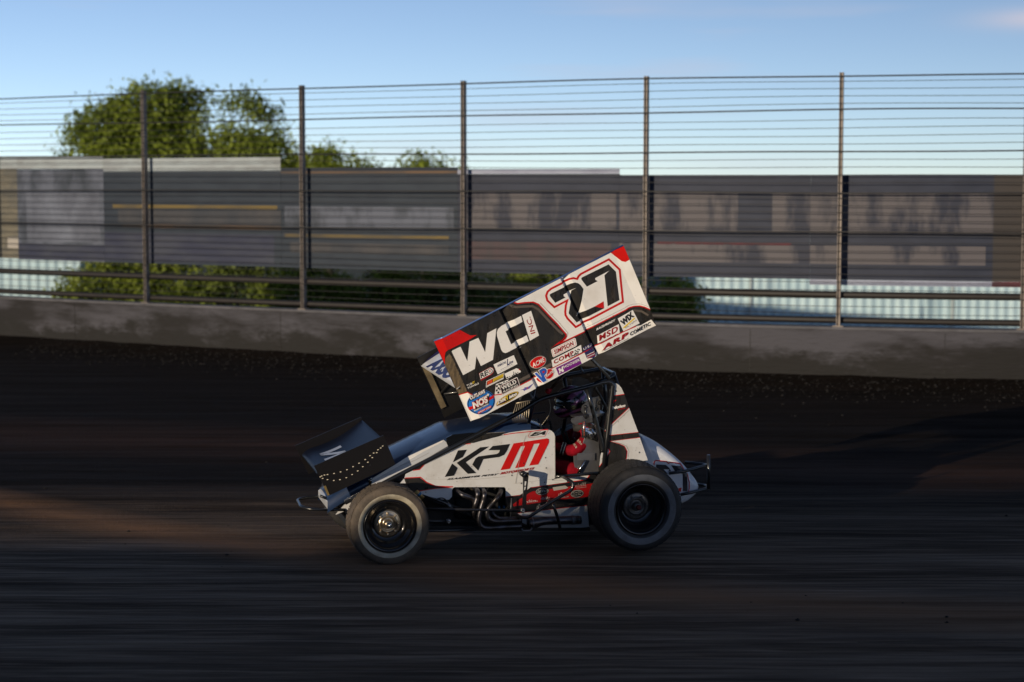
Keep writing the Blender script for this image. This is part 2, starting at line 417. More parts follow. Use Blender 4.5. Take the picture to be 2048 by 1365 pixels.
def track_z(X, Y):
    U = X*.994+Y*.105; V = -X*.105+Y*.994
    near = np.exp(-((X-0)**2/9+(Y-16.4)**2/3.0))
    z = vnoise(U, V, 3.2, .33, 1)*.020+vnoise(U, V, 1.2, .12, 2)*.010+vnoise(U, V, .25, .09, 3)*.006
    return z*(1-.75*near)-.004
inner = off_line(WL, -.05)
tx = np.concatenate([np.linspace(-40, -16, 25)[:-1], np.linspace(-16, 14, 300), np.linspace(14, 40, 25)[1:]]); ty = np.concatenate([np.linspace(-6, 10, 20)[:-1], np.linspace(10, 46, 430)])
trk = grid_obj('dirt_track', tx, ty, lambda X, Y: track_z(X, Y)-0.6*np.clip(Y-(wallY(X)+.3), 0, 1), CLAY) if False else None
wxs = np.array([p.x for p in WL]); wys = np.array([p.y for p in WL])
def wallY(X): return np.interp(X, wxs, wys)
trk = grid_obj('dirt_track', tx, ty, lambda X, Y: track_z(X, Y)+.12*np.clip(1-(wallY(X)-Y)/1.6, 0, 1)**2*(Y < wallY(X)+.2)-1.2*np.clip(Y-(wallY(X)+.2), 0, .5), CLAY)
tag(trk, kind='structure')
GRASS = mat('grass_ground', (.020, .032, .010), .9, col2=(.045, .050, .018), vscale=1.5, bump=.6, bscale=9)
g = grid_obj('ground', np.linspace(-900, 900, 30), np.linspace(-300, 2500, 40), lambda X, Y: X*0+LOW, GRASS); tag(g, kind='structure')

# --- added earth bank out of view, crest shaped to shade track and car
sv_ = Vector((sd.x, sd.y, 0)).normalized(); al = Vector((-sv_.y, sv_.x, 0)); al = al if al.x > 0 else -al
bc = Vector((-.2, 16.2, 0))+sv_*30; tn = math.tan(R(SUN_EL))*30
bm = bmesh.new(); rows = []
for s_ in np.linspace(-60, 70, 200):
    h = float(np.interp(s_, [-60, -14, -6, -2.6, -1.3, 0, 1.2, 3, 8, 70], [tn-.6, tn-.6, tn-.35, tn-.25, tn-.12, tn+.30, tn+.75, tn+1.15, tn+1.5, tn+1.5]))+.05*math.sin(s_*2.1)
    rows.append([bm.verts.new(bc+al*float(s_)+sv_*u+Vector((0, 0, z))) for u, z in ((-7, LOW), (-3, h*.55), (-.6, h-.1), (0, h), (1.2, h-.05), (5, h*.5), (10, LOW))])
for a, b in zip(rows, rows[1:]):
    for k in range(len(a)-1): bm.faces.new((a[k], b[k], b[k+1], a[k+1]))
bmesh.ops.recalc_face_normals(bm, faces=bm.faces[:])
tag(obj('shade_bank', bm, None, GRASS, smooth=True), kind='structure')
# --- loose clay crumbs thrown to the side of the groove
def clods(n, name):
    r_ = np.random.default_rng(5); V = []; F = []
    base = np.array([(1, 0, 0), (-1, 0, 0), (0, 1, 0), (0, -1, 0), (0, 0, 1), (0, 0, -1)], float); fc_ = [(0, 2, 4), (2, 1, 4), (1, 3, 4), (3, 0, 4), (2, 0, 5), (1, 2, 5), (3, 1, 5), (0, 3, 5)]
    k = 0
    while k < n:
        x = r_.uniform(-9, 9); q = r_.random()
        if q < .97: wy_ = float(wallY(np.array([x]))[0]); y = wy_-abs(r_.normal())*1.3-.05
        elif q < .98: y = 15.0-.52*x+.045*x*x+r_.normal()*.45
        else: y = r_.uniform(12, 30)
        if abs(y-16) < .9 and abs(x) < 1.6: continue
        sz = (.005+.013*r_.random()**4)*(1.3 if y > 22 else 1); z = float(track_z(np.array([[x]]), np.array([[y]]))[0, 0])+.12*max(0, 1-(float(wallY(np.array([x]))[0])-y)/1.6)**2
        p = base*(.6+.8*r_.random((6, 1)))*sz*np.array([1.3, 1, .7])+np.array([x, y, z+sz*.3]); b_ = len(V); V += p.tolist(); F += [(a+b_, c+b_, d+b_) for a, c, d in fc_]; k += 1
    me = bpy.data.meshes.new(name); me.from_pydata(V, [], F); me.update(); return obj(name, me, None, mat('clod_clay', (.0095, .0078, .007), .9, var=.5, vscale=3))
cl_ = clods(3800, 'clay_crumbs'); cl_['label'] = 'loose dark clay crumbs scattered over the track and along the wall foot'; cl_['category'] = 'dirt'; cl_['kind'] = 'stuff'
# --- concrete wall
CONC = mat('muddy_concrete', (.052, .052, .064), .85, col2=(.008, .007, .008), vscale=.9, stretch=(.5, .5, 2.6), lo=.42, hi=.58, bump=.9, bscale=9, detail=12)
def mud_splash(m):
    t = m.node_tree; b = t.nodes['Principled BSDF']; L = t.links.new; src = b.inputs['Base Color'].links[0].from_socket
    tc = nd(t, 'ShaderNodeTexCoord'); sx = nd(t, 'ShaderNodeSeparateXYZ'); L(tc.outputs['Object'], sx.inputs[0])
    mp = nd(t, 'ShaderNodeMapping'); mp.inputs['Scale'].default_value = (.5, .5, 1.1); L(tc.outputs['Object'], mp.inputs[0]); n = nd(t, 'ShaderNodeTexNoise', Scale=2.3, Detail=9, Roughness=.72); L(mp.outputs[0], n.inputs['Vector'])
    a = nd(t, 'ShaderNodeMath', operation='MULTIPLY_ADD'); L(n.outputs[0], a.inputs[0]); a.inputs[1].default_value = 1.9; a.inputs[2].default_value = -.55
    d = nd(t, 'ShaderNodeMath', operation='SUBTRACT'); L(a.outputs[0], d.inputs[0]); L(sx.outputs[2], d.inputs[1])
    r_ = nd(t, 'ShaderNodeMapRange'); r_.inputs[1].default_value = -.18; r_.inputs[2].default_value = .10; L(d.outputs[0], r_.inputs[0])
    x = nd(t, 'ShaderNodeMix', data_type='RGBA'); L(r_.outputs[0], x.inputs[0]); L(src, x.inputs[6]); x.inputs[7].default_value = (.0065, .006, .006, 1); L(x.outputs[2], b.inputs['Base Color'])
mud_splash(CONC)
CAPM = mat('wall_cap_concrete', (.10, .10, .115), .8, var=.4, vscale=3)
def ribbon(line, offs_z, m, name, parent=None, close=True, mi=None):
    """sweep a closed cross-section (offset, z) along a line"""
    bm = bmesh.new(); rows = [[bm.verts.new(p) for p in off_line(line, o, z)] for o, z in offs_z]
    n = len(rows)
    for i in range(n if close else n-1):
        a, b = rows[i], rows[(i+1) % n]
        for k in range(len(a)-1):
            f = bm.faces.new((a[k], a[k+1], b[k+1], b[k])); f.material_index = mi[i] if mi else 0
    if close and n > 2:
        bm.faces.new([r[0] for r in rows]); bm.faces.new([r[-1] for r in reversed(rows)])
    bmesh.ops.recalc_face_normals(bm, faces=bm.faces[:])
    return obj(name, bm, parent, m)
wall = empty('concrete_wall', (0, 32, 0), 'long low mud-streaked concrete retaining wall running behind the track', 'wall')
wall.location = (0, 0, 0)
ribbon(WL, [(0, -.3), (0, .80), (.012, .822), (.30, .822), (.30, -.3)], CONC, 'wall_body', wall)
ribbon(WL, [(-.008, .824), (-.008, .862), (.31, .862), (.31, .824)], CAPM, 'wall_cap', wall)
# joints of the cast sections
bm = bmesh.new()
for c in (-700, 148, 560, 1502, 1893, 2600):
    q, tg = at_col(c, -.004); rot = Matrix.Rotation(math.atan2(tg.y, tg.x), 3, 'Z')
    add_box(bm, (q.x, q.y, .4), (.008, .006, .80), rot=rot)
obj('wall_joint', bm, wall, DARK)

# --- catch fence: posts, rails, cables
POST = mat('fence_post_steel', (.26, .225, .20), .6, metal=.2, var=.4, vscale=5)
RAIL = mat('rusty_rail', (.014, .011, .010), .6, var=.4, vscale=6)
CABLE = mat('fence_cable', (.025, .026, .028), .55, metal=.3)
fence = empty('catch_fence', (0, 0, 0), 'tall steel catch fence of posts and stretched cables on top of the wall', 'fence')
for c in (-330, -20, 285, 600, 922, 1287, 1677, 2048, 2440, 2850):
    q, tg = at_col(c, .10); rot = Matrix.Rotation(math.atan2(tg.y, tg.x), 3, 'Z'); bm = bmesh.new()
    for dx in (-.024, .024): add_box(bm, Vector((q.x, q.y, 2.81))+rot @ Vector((dx, 0, 0)), (.010, .10, 3.9), rot=rot)
    add_box(bm, (q.x, q.y, 2.81), (.036, .010, 3.896), rot=rot)
    add_box(bm, (q.x, q.y, .871), (.16, .16, .014), rot=rot)
    obj('fence_post', bm, fence, POST)
for z, r in ((1.35, .055), (.955, .05)):
    bm = bmesh.new(); add_tube(bm, off_line(WL, .20, z), r, 8); obj('fence_rail', bm, fence, RAIL)
zc = 1.08; k = 0; zl = []
while zc < 4.72: zl.append((zc, .0052)); zc += .118
for z in (3.56, 4.18, 4.70, 2.93, 2.31): zl = [q for q in zl if abs(q[0]-z) > .05]+[(z, .0125)]
for z, r in sorted(zl):
    ln = off_line(WL, .036, z)
    for i, p in enumerate(ln): p.z += .007*math.sin(i*.5+z*7)+.012*math.sin(i*.17+z*3)
    bm = bmesh.new(); add_tube(bm, ln, r, 5); obj('cable', bm, fence, CABLE)

# --- printed banners hung on the fence
def banner_mat(name, a, b, sc=2.0, st=(1, 1, 3), lo=.4, hi=.6):
    return mat(name, a, .7, col2=b, vscale=sc, stretch=st, lo=lo, hi=hi, detail=4)
SLATE = banner_mat('slate_print', (.008, .014, .034), (.014, .021, .044))
TEAL = banner_mat('teal_slate_print', (.007, .016, .032), (.012, .023, .040))
INK = banner_mat('faded_lettering_print', (.082, .077, .088), (.013, .018, .038), 2.2, (1, 1, .35), .45, .57)
INK2 = banner_mat('faded_blue_print', (.085, .10, .14), (.024, .034, .052), 2.2, (1, 1, .5), .42, .62)
PALE = banner_mat('pale_print', (.30, .35, .38), (.24, .27, .29))
LAV = banner_mat('pale_hem', (.27, .30, .40), (.22, .24, .33))
YELP = banner_mat('yellow_print', (.12, .085, .022), (.03, .03, .03), .5)
ORP = banner_mat('orange_print', (.10, .058, .030), (.025, .025, .03), .5)
REDP = banner_mat('red_print', (.10, .016, .03), (.05, .018, .028), 1.5)
INDIGO = banner_mat('indigo_print', (.014, .020, .050), (.03, .037, .062), 1.0)
TANP = banner_mat('tan_print', (.14, .13, .10), (.09, .09, .08))
HEM = mat('black_hem', (.008, .008, .009), .8)
def banner(a, b, base, z0, z1, zones, label, off=.26):
    """base sheet with thickness, printed zones 2 mm proud of it"""
    n = 14; line = [at_col(a+(b-a)*i/(n-1))[0] for i in range(n)]
    o = empty('banner', line[0], label, 'banner', 'printed banners hung on the catch fence')
    base_ = Vector((line[0].x, line[0].y, 0)); line = [p-base_ for p in line]
    ribbon(line, [(off, z0), (off, z1), (off+.012, z1), (off+.012, z0)], base, 'banner_sheet', o)
    for (u0, u1, y0, y1, m, nm) in zones:
        sub = [line[0].lerp(line[-1], 0)]; sub = []
        for i in range(8):
            t = (u0+(u1-u0)*i/7)*(n-1); k_ = min(int(t), n-2); sub.append(line[k_].lerp(line[k_+1], t-k_))
        ribbon(sub, [(off-.002, y0), (off-.002, y1), (off-.0005, y1), (off-.0005, y0)], m, nm, o)
    return o
banner(-640, 16.5, TANP, 1.60, 3.34, [(0, 1, 3.34, 3.58, PALE, 'header_strip'), (0.1, 1, 1.8, 2.0, GREY, 'printed_band')], 'tan banner at the left end of the fence under a pale strip')
banner(17, 190, INK2, 1.58, 3.33, [(0, 1, 3.332, 3.57, PALE, 'header_strip'), (.1, .95, 1.95, 2.9, mat('pale_blue_print', (.13, .15, .20), .7, col2=(.06, .07, .10), vscale=2, stretch=(1, 1, .6)), 'printed_block'), (0, 1, 1.6, 1.9, INDIGO, 'printed_band')], 'pale blue-grey banner between the tan one and the yellow-lined one')
banner(190.5, 545, TEAL, 1.58, 3.28, [(0, 1, 3.282, 3.53, PALE, 'header_strip'), (.05, .98, 2.60, 2.67, YELP, 'printed_band'), (.1, 1, 2.24, 2.31, ORP, 'printed_band'), (.08, 1, 2.33, 2.58, mat('grey_print', (.045, .045, .052), .7, col2=(.022, .028, .04), vscale=2.4, stretch=(1, 1, .7)), 'printed_block'), (0, .96, 1.62, 2.15, INDIGO, 'printed_block')], 'dark teal banner with one yellow and one orange line across it')
banner(545.5, 900, TEAL, 1.58, 3.33, [(0, 1, 3.235, 3.275, ORP, 'printed_band'), (.02, .98, 2.28, 2.66, INK2, 'faded_lettering'), (.02, .95, 2.12, 2.18, YELP, 'printed_band'), (.05, .95, 1.85, 2.03, MATS['grey_print'], 'printed_band')], 'dark banner with faded blue lettering above a thin yellow line')
banner(900.5, 1227, SLATE, 1.58, 3.22, [(0, 1, 3.222, 3.30, LAV, 'header_strip'), (.03, .98, 2.30, 2.92, INK, 'faded_lettering'), (.05, .95, 1.80, 2.10, mat('rose_print', (.055, .030, .040), .7, col2=(.03, .028, .036), vscale=2), 'faded_lettering')], 'dark slate banner with faded lettering, just above the wing of the car')
banner(1227.5, 1614, SLATE, 1.58, 3.20, [(0, .62, 2.30, 2.93, INK, 'faded_lettering'), (.80, 1, 2.30, 2.93, INK, 'faded_lettering'), (.0, 1, 1.82, 2.11, INK, 'faded_lettering'), (.2, .9, 2.10, 2.135, REDP, 'printed_band')], 'dark slate banner with a gap in its large faded lettering')
banner(1614.5, 1987, SLATE, 1.58, 3.20, [(0, 1, 2.30, 2.93, INK, 'faded_lettering'), (.0, .96, 1.82, 2.11, INK, 'faded_lettering'), (0, 1, 1.495, 1.578, LAV, 'bottom_hem')], 'dark slate banner with unbroken faded lettering and pale bottom hem')
banner(1987.5, 2700, mat('brown_print', (.03, .026, .026), .7), 1.58, 3.20, [(.1, .9, 2.2, 2.9, INK, 'faded_lettering'), (0, 1, 1.495, 1.578, REDP, 'bottom_hem')], 'dark brown banner with red bottom hem at the right edge of the photo')

# --- pale metal sheds behind the fence
SHED = mat('pale_metal_cladding', (.46, .62, .68), .6, col2=(.38, .54, .60), vscale=.6, lo=.4, hi=.7)
SHEDR = mat('shed_roof', (.45, .52, .52), .55)
def shed(a, b, d, h, label):
    x0, x1 = (a-1024)/FPX*d, (b-1024)/FPX*d
    o = empty('metal_shed', ((x0+x1)/2, d, LOW), label, 'shed', 'pale metal sheds behind the fence'); w = x1-x0
    bm = bmesh.new(); n = int(w/.30)
    top = []; bot = []                        # corrugated front wall with real depth
    for i in range(n*4+1):
        x = -w/2+w*i/(n*4); y = (0, 0, .035, .035)[i % 4]; bot.append(bm.verts.new((x, y, 0))); top.append(bm.verts.new((x, y, h)))
    for i in range(n*4): bm.faces.new((bot[i], bot[i+1], top[i+1], top[i]))
    add_box(bm, (0, 3.05, h/2-.01), (w-.02, 5.9, h-.02)); obj('shed_wall', bm, o, SHED)
    bm = bmesh.new(); v = [bm.verts.new(c) for c in ((-w/2-.1, -.2, h), (w/2+.1, -.2, h), (w/2+.1, 3, h+.18), (-w/2-.1, 3, h+.18), (w/2+.1, 6.2, h), (-w/2-.1, 6.2, h))]
    bm.faces.new(v[:4]); bm.faces.new((v[3], v[2], v[4], v[5])); obj('shed_roof', bm, o, SHEDR)
    for x in np.arange(-w/2+1.6, w/2-1, 6.4):
        bm = bmesh.new(); add_box(bm, (x, -.03, h/2), (.08, .05, h-.05)); obj('downpipe', bm, o, mat('downpipe_paint', (.40, .47, .48), .6))
shed(1400, 2900, 61.5, 4.6, 'long pale metal shed behind the fence on the right')
shed(-900, 160, 64, 4.6, 'pale metal shed behind the fence at the left edge')

# --- trees and shrubs
def leaf_mat(name, a, b):
    m = bpy.data.materials.new(name); m.use_nodes = True; t = m.node_tree; bs = t.nodes['Principled BSDF']; L = t.links.new
    tc = nd(t, 'ShaderNodeTexCoord'); n1 = nd(t, 'ShaderNodeTexNoise', Scale=.9, Detail=4); L(tc.outputs['Object'], n1.inputs['Vector'])
    r = nd(t, 'ShaderNodeMapRange'); r.inputs[1].default_value = .38; r.inputs[2].default_value = .62; L(n1.outputs[0], r.inputs[0])
    gi = nd(t, 'ShaderNodeNewGeometry'); ad = nd(t, 'ShaderNodeMath', operation='MULTIPLY_ADD'); L(gi.outputs['Random Per Island'], ad.inputs[0]); ad.inputs[1].default_value = .5
    L(r.outputs[0], ad.inputs[2]); ml = nd(t, 'ShaderNodeMath', operation='MULTIPLY'); L(ad.outputs[0], ml.inputs[0]); ml.inputs[1].default_value = .68; ml.use_clamp = True
    x = nd(t, 'ShaderNodeMix', data_type='RGBA'); x.inputs[6].default_value = (*a, 1); x.inputs[7].default_value = (*b, 1); L(ml.outputs[0], x.inputs[0])
    L(x.outputs[2], bs.inputs['Base Color']); bs.inputs['Roughness'].default_value = .6; bs.inputs['Specular IOR Level'].default_value = .25
    tr = nd(t, 'ShaderNodeBsdfTranslucent'); L(x.outputs[2], tr.inputs[0]); ms = nd(t, 'ShaderNodeMixShader'); ms.inputs[0].default_value = .25
    out = t.nodes['Material Output']; L(bs.outputs[0], ms.inputs[1]); L(tr.outputs[0], ms.inputs[2]); L(ms.outputs[0], out.inputs[0])
    return m
LEAF1 = leaf_mat('olive_leaves', (.062, .095, .012), (.24, .30, .035))
LEAF2 = leaf_mat('shrub_leaves', (.075, .11, .016), (.28, .34, .045))
LEAF3 = leaf_mat('dark_shrub_leaves', (.055, .085, .022), (.19, .24, .045))
BARK = mat('bark', (.05, .04, .03), .9, var=.5, vscale=8, bump=.6, bscale=15)
def leaves(blobs, n, size, seed):
    r = np.random.default_rng(seed); wts = np.array([b[3]*b[4]*b[5] for b in blobs]); wts = wts/wts.sum()
    idx = r.choice(len(blobs), n, p=wts); B = np.array(blobs)[idx]
    d = r.normal(size=(n, 3)); d /= np.linalg.norm(d, axis=1)[:, None]; rad = r.random(n)**.45
    # twigs: clump leaves round sub-centres
    k = max(20, n//45); sub = np.array(blobs)[r.choice(len(blobs), k, p=wts)]
    dd = r.normal(size=(k, 3)); dd /= np.linalg.norm(dd, axis=1)[:, None]; sc = sub[:, :3]+dd*(r.random(k)**.33)[:, None]*sub[:, 3:6]
    pick = r.integers(0, k, n); cl = sc[pick]+r.normal(size=(n, 3))*size*2.3
    use = r.random(n) < .8; c = np.where(use[:, None], cl, B[:, :3]+d*rad[:, None]*B[:, 3:6])
    a = r.normal(size=(n, 3)); a /= np.linalg.norm(a, axis=1)[:, None]; b = np.cross(a, r.normal(size=(n, 3))); b /= np.linalg.norm(b, axis=1)[:, None]
    s = size*(.6+.8*r.random(n))[:, None]
    v = np.stack([c-a*s*.9, c+b*s*.42, c+a*s*.9, c-b*s*.42], 1).reshape(-1, 3)
    me = bpy.data.meshes.new('leaves'); f = np.arange(4*n).reshape(n, 4); me.from_pydata(v.tolist(), [], f.tolist()); me.update(); return me
def tree(x, y, blobs, n, size, m, label, cat, group=None, trunk_h=2.5, seed=1, name='tree', tr=.22):
    o = empty(name, (x, y, LOW), label, cat, group); blobs = [(b[0], b[1], b[2]-LOW-.1, *b[3:]) for b in blobs]; trunk_h -= LOW
    obj('crown', leaves(blobs, n, size, seed), o, m)
    bm = bmesh.new(); r = random.Random(seed)
    add_tube(bm, catmull([(0, 0, -.3), (.05, .02, trunk_h*.5), (-.06, 0, trunk_h), (0, .05, trunk_h*1.3)], 4), [tr*(1-.6*i/12) for i in range(13)], 9)
    for b in blobs:
        p0 = Vector((0, 0, trunk_h*r.uniform(.6, 1.2))); p1 = Vector(b[:3]); mid = (p0+p1)/2+Vector((0, 0, .15))
        add_tube(bm, catmull([p0, mid, p1], 4), [tr*.42*(1-i/10) for i in range(9)], 6)
    obj('trunk', bm, o, BARK); return o
def colx(px, d): return (px-1024)/FPX*d
D = 72; s = D/FPX
def bl(px, py, rx, ry, cx): return ((px-cx)*s, random.uniform(-.6, .6), 3.2+(363-py)*s, rx*s, rx*s*.9, ry*s)
cx = 300
tree(colx(cx, D), D, [bl(300, 230, 80, 62, cx), bl(225, 262, 70, 60, cx), bl(370, 240, 60, 70, cx), bl(180, 300, 50, 50, cx), bl(300, 330, 130, 70, cx), bl(390, 320, 60, 60, cx), bl(260, 420, 110, 90, cx), bl(350, 450, 110, 90, cx)],
     52000, .105, LEAF1, 'big broad olive-green tree, the tallest above the banners', 'tree', 'trees behind the banners', 3.2, 11)
cx = 510
tree(colx(cx, D), D, [bl(500, 212, 50, 26, cx), bl(545, 235, 26, 22, cx), bl(490, 300, 75, 40, cx), bl(560, 300, 40, 40, cx), bl(460, 280, 30, 40, cx), bl(530, 420, 110, 110, cx)],
     24000, .10, LEAF1, 'sparser tree right of the tallest one, sky showing through its crown', 'tree', 'trees behind the banners', 3.0, 12)
cx = 655
tree(colx(cx, D), D, [bl(655, 325, 50, 30, cx), bl(700, 345, 50, 28, cx), bl(620, 350, 50, 50, cx), bl(670, 440, 90, 80, cx)],
     11000, .10, LEAF1, 'low rounded treetop just showing above the banner with the yellow line', 'tree', 'trees behind the banners', 2.4, 13)
cx = 850
tree(colx(cx, D), D, [bl(850, 335, 45, 16, cx), bl(900, 350, 40, 18, cx), bl(800, 355, 40, 20, cx), bl(850, 420, 100, 60, cx)],
     9000, .10, LEAF1, 'small treetop barely rising over the banners, nearest the middle', 'tree', 'trees behind the banners', 2.2, 14)
shr = [(205, 'first shrub from the left, beside the left shed'), (330, 'bright shrub under the yellow-lined banner'), (470, 'dark shrub right of the bright one, under the banners'), (620, 'mid-green shrub under the join of two banners'),
       (760, 'bright yellow-green shrub under the faded blue lettering'), (900, 'shrub with pale tips just left of the wing of the car'), (1050, 'shrub right behind the top wing of the car'), (1200, 'shrub behind the number on the wing'), (1340, 'last shrub on the right, beside the long shed')]
for i, (px, lb) in enumerate(shr):
    d = 59.5+random.uniform(-.4, .6); w = (1.05+random.uniform(-.1, .2))*d/46
    if i == len(shr)-1: d = 50; w = .62
    bls = [(random.uniform(-.5, .5)*w, random.uniform(-.3, .3), z, w*random.uniform(.6, .8), .7, .55) for z in ((-1.5, -1.1, -.6, -.2, .3, .9) if i < len(shr)-1 else (-1.5, -1.1, -.8, -.4, .0, .1))]+[(-.7*w, 0, -1.1, .6*w, .6, .6), (.7*w, 0, -1.1, .6*w, .6, .6), (-.6*w, 0, -.3, .5*w, .6, .5), (.6*w, 0, -.3, .5*w, .6, .5)]
    tree(colx(px, d), d, bls, 9500, .085, LEAF3 if i in (2, 5, 7) else LEAF2, lb, 'shrub', 'shrubs between the wall and the sheds', .6, 30+i, 'shrub', .06)

# ================================================================== THE CAR
car = empty('race_car', (0, 0, 0), 'winged open-wheel dirt race car, white black and red, number 27, sliding left on the clay', 'race car', mtx=CAR)
Y0 = -.76
# --- left side panel of the top wing
TF, TRR = P(870.5, 684.4, Y0), P(1245.8, 492.3, Y0)
cdir = (TRR-TF).normalized(); ndir = Vector((cdir.z*-1, 0, cdir.x))
if ndir.z < 0: ndir = -ndir
def uu(p): return (Vector(p)-TF).dot(cdir)
W = Panel(Y0)
out = [(870.5, 684.4), (1245.8, 492.3), (1257.5, 519.3), (1299, 618.5), (1310.9, 651), (1162, 729), (1061.5, 783), (943.6, 844.9)]
W.solid(out, WBLACK, .010)
r0 = zs(ZA, (1435, 45), (1490, 65), (1620, 48), (1760, 40), (1850, 78), (2048, 290))+zs(ZD, (290, 240), (400, 370), (445, 420), (440, 455), (400, 505), (340, 560))
r1 = zs(ZD, (350, 570), (740, 385), (930, 275), (1460, 5))+zs(ZB, (1520, 1160), (1600, 1137), (1700, 1130), (1780, 1150), (1868, 1190))
W.poly(r0+r1+[(1299, 618.5), (1257.5, 519.3), (1245.8, 492.3)], WHITE, 1)
W.stroke(r0, 2.6, RED, 3); W.poly(zs(ZD, (175, 670), (300, 565), (380, 510), (445, 430), (470, 440), (440, 500), (350, 570), (240, 622)), RED, 3)
W.stroke(zs(ZD, (340, 575))+r1[1:], 2.2, RED, 3)
W.stroke([(x+3.6, y-3.2) for x, y in r0[4:-2]], .7, GREY, 3); W.stroke([(x-1.5, y-4.5) for x, y in r1[1:]], .6, GREY, 3)
W.stroke([(1018, 608.8), (1024, 613), (1032, 614.5), (1047.5, 613.5), (1065, 612.9), (1076.8, 619.3), (1100, 644.5), (1118.7, 663.4), (1126, 669)], 4.6, TAUPE, 1)
W.stroke([(1030, 766.5), (1078, 742), (1103, 729)], 6, TAUPE, 1); W.stroke([(1267, 621), (1283, 623), (1296, 631)], 4, TAUPE, 1)
wb = [(920, 792.1), (935.4, 784.9), (942, 789), (960, 795), (989.7, 790.5), (1002, 789), (1020, 781), (1041, 770.5), (1070.8, 755.1), (1105.8, 736), (1166.7, 705.5), (1246.4, 664), (1272, 652.8), (1282, 651), (1301.5, 639.3)]
W.poly(wb+[(1310.9, 651), (1162, 729), (1061.5, 783), (943.6, 844.9)], WHITE, 1); W.stroke(wb[:13], 1.8, RED, 3)
W.poly([(891.6, 731), (893, 716), (899, 708), (905, 716), (934.5, 783), (920, 791.5)], mat('sun_glare_strip_film', (.13, .095, .055), .45, col2=(.05, .038, .025), vscale=22, stretch=(3, 1, .6), bump=.4, bscale=30), 2)  # black film strip; the sun's tan glare is painted as its colour
W.poly([(870.5, 684.4)]+zs(ZA, (500, 510), (690, 610), (800, 600), (690, 670), (300, 865), (272, 900), (265, 960), (275, 1120)), RED, 3)
W.poly(zs(ZB, (1200, 215), (1415, 103), (1515, 335), (1450, 377), (1390, 365), (1320, 310)), RED, 3)
# number
oc = zs(ZB, (1175, 335), (1360, 510), (1380, 720), (1415, 1060))+zs(ZD, (800, 190), (610, 295), (470, 150), (435, 90))+zs(ZB, (430, 1230), (440, 1120), (465, 1035), (245, 1150), (125, 1035), (103, 955), (130, 885), (190, 835), (360, 750), (510, 668), (570, 655), (635, 668), (655, 625), (695, 585))
W.stroke(oc, 4.1, RED, 2, closed=True)
W.poly(zs(ZB, (720, 640), (1170, 420), (1295, 545), (1325, 790), (1355, 1030), (1155, 1135), (1100, 605), (1185, 525), (940, 655), (945, 685), (985, 705), (800, 800), (715, 690), (702, 662)), WBLACK, 2)
W.poly(zs(ZB, (165, 945), (175, 925), (400, 815), (540, 745), (600, 728), (650, 742), (690, 770), (742, 840), (680, 1225), (612, 1305), (700, 1248), (930, 1140), (1090, 1172))+zs(ZD, (625, 215), (495, 70))+zs(ZB, (490, 1250), (520, 1080), (545, 870), (630, 812), (400, 935), (405, 965), (435, 985), (260, 1075), (180, 975)), WBLACK, 2)
W.poly(zs(ZB, (930, 1140), (1085, 1050), (1092, 1172)), RED, 3)
# WCI
W.poly(zs(ZA, (370, 885), (385, 865), (520, 800), (638, 1050), (675, 715), (825, 650), (942, 895), (978, 570), (1133, 487), (1075, 1025), (870, 1130), (792, 965), (765, 1180), (565, 1287)), WHITE, 2)
W.poly(zs(ZA, (1555, 275), (1578, 375), (1290, 540), (1385, 760), (1650, 605), (1685, 705), (1320, 900), (1285, 910), (1245, 895), (1215, 855), (1145, 620), (1140, 560), (1160, 500), (1220, 445)), WHITE, 2)
W.poly(zs(ZA, (1570, 262), (1725, 188), (1860, 610), (1705, 700)), WHITE, 2)
W.text('INC.', ZA(1800, 565), ZA(1712, 285), ZA(1722, 590), DRED, 3, .01)
def quadtext(P_, s_, z, BL, BR, TL, m, l=5, bold=.01, sh=0, sp=1.0): P_.text(s_, z(*BL), z(*BR), z(*TL), m, l, bold, sh, sp)
Q = lambda *a, **k: quadtext(W, *a, **k)
th = math.atan2(-192, 375)
Q('TUB', ZC, (138, 622), (245, 572), (122, 590), WHITE); Q("O'", ZC, (243, 572), (290, 548), (235, 530), YEL, bold=.03); Q('TOWELS', ZC, (155, 672), (372, 570), (143, 640), WHITE, bold=.02)
# REO pill
pill = [(368, 362), (590, 240), (640, 252), (662, 300), (652, 350), (618, 388), (410, 512)]
W.poly(zs(ZC, *pill), ORANGE if False else DRED, 3); W.poly(zs(ZC, (378, 366), (590, 250), (634, 262), (652, 300), (640, 345), (600, 376), (400, 478)), WHITE, 4)
Q('RE', ZC, (408, 462), (545, 388), (392, 366), BLACK, bold=.03); W.ell(ZC(585, 318), 5.2, 5.2, 0, BLACK, 5, 20); W.ell(ZC(585, 318), 3.9, 3.9, 0, WHITE, 6, 20)
W.poly(zs(ZC, (590, 285), (560, 325), (580, 322), (575, 352), (605, 308), (585, 312)), RED, 7)
# white card with script
W.poly(zs(ZC, (652, 190), (1040, 10), (1052, 14), (1120, 180), (735, 382)), WHITE, 3)
Q('micro', ZC, (735, 243), (900, 163), (722, 190), NAVY, sh=.2); Q('L', ZC, (918, 215), (962, 193), (905, 90), NAVY, sh=.2, bold=.02); Q('ite', ZC, (962, 190), (1038, 150), (950, 138), NAVY, sh=.2)
W.stroke(zs(ZC, (790, 292), (1025, 182)), .5, NAVY, 4); W.stroke(zs(ZC, (765, 330), (1060, 192)), .35, GREY, 4); W.stroke(zs(ZC, (745, 170), (900, 100)), .35, GREY, 4)
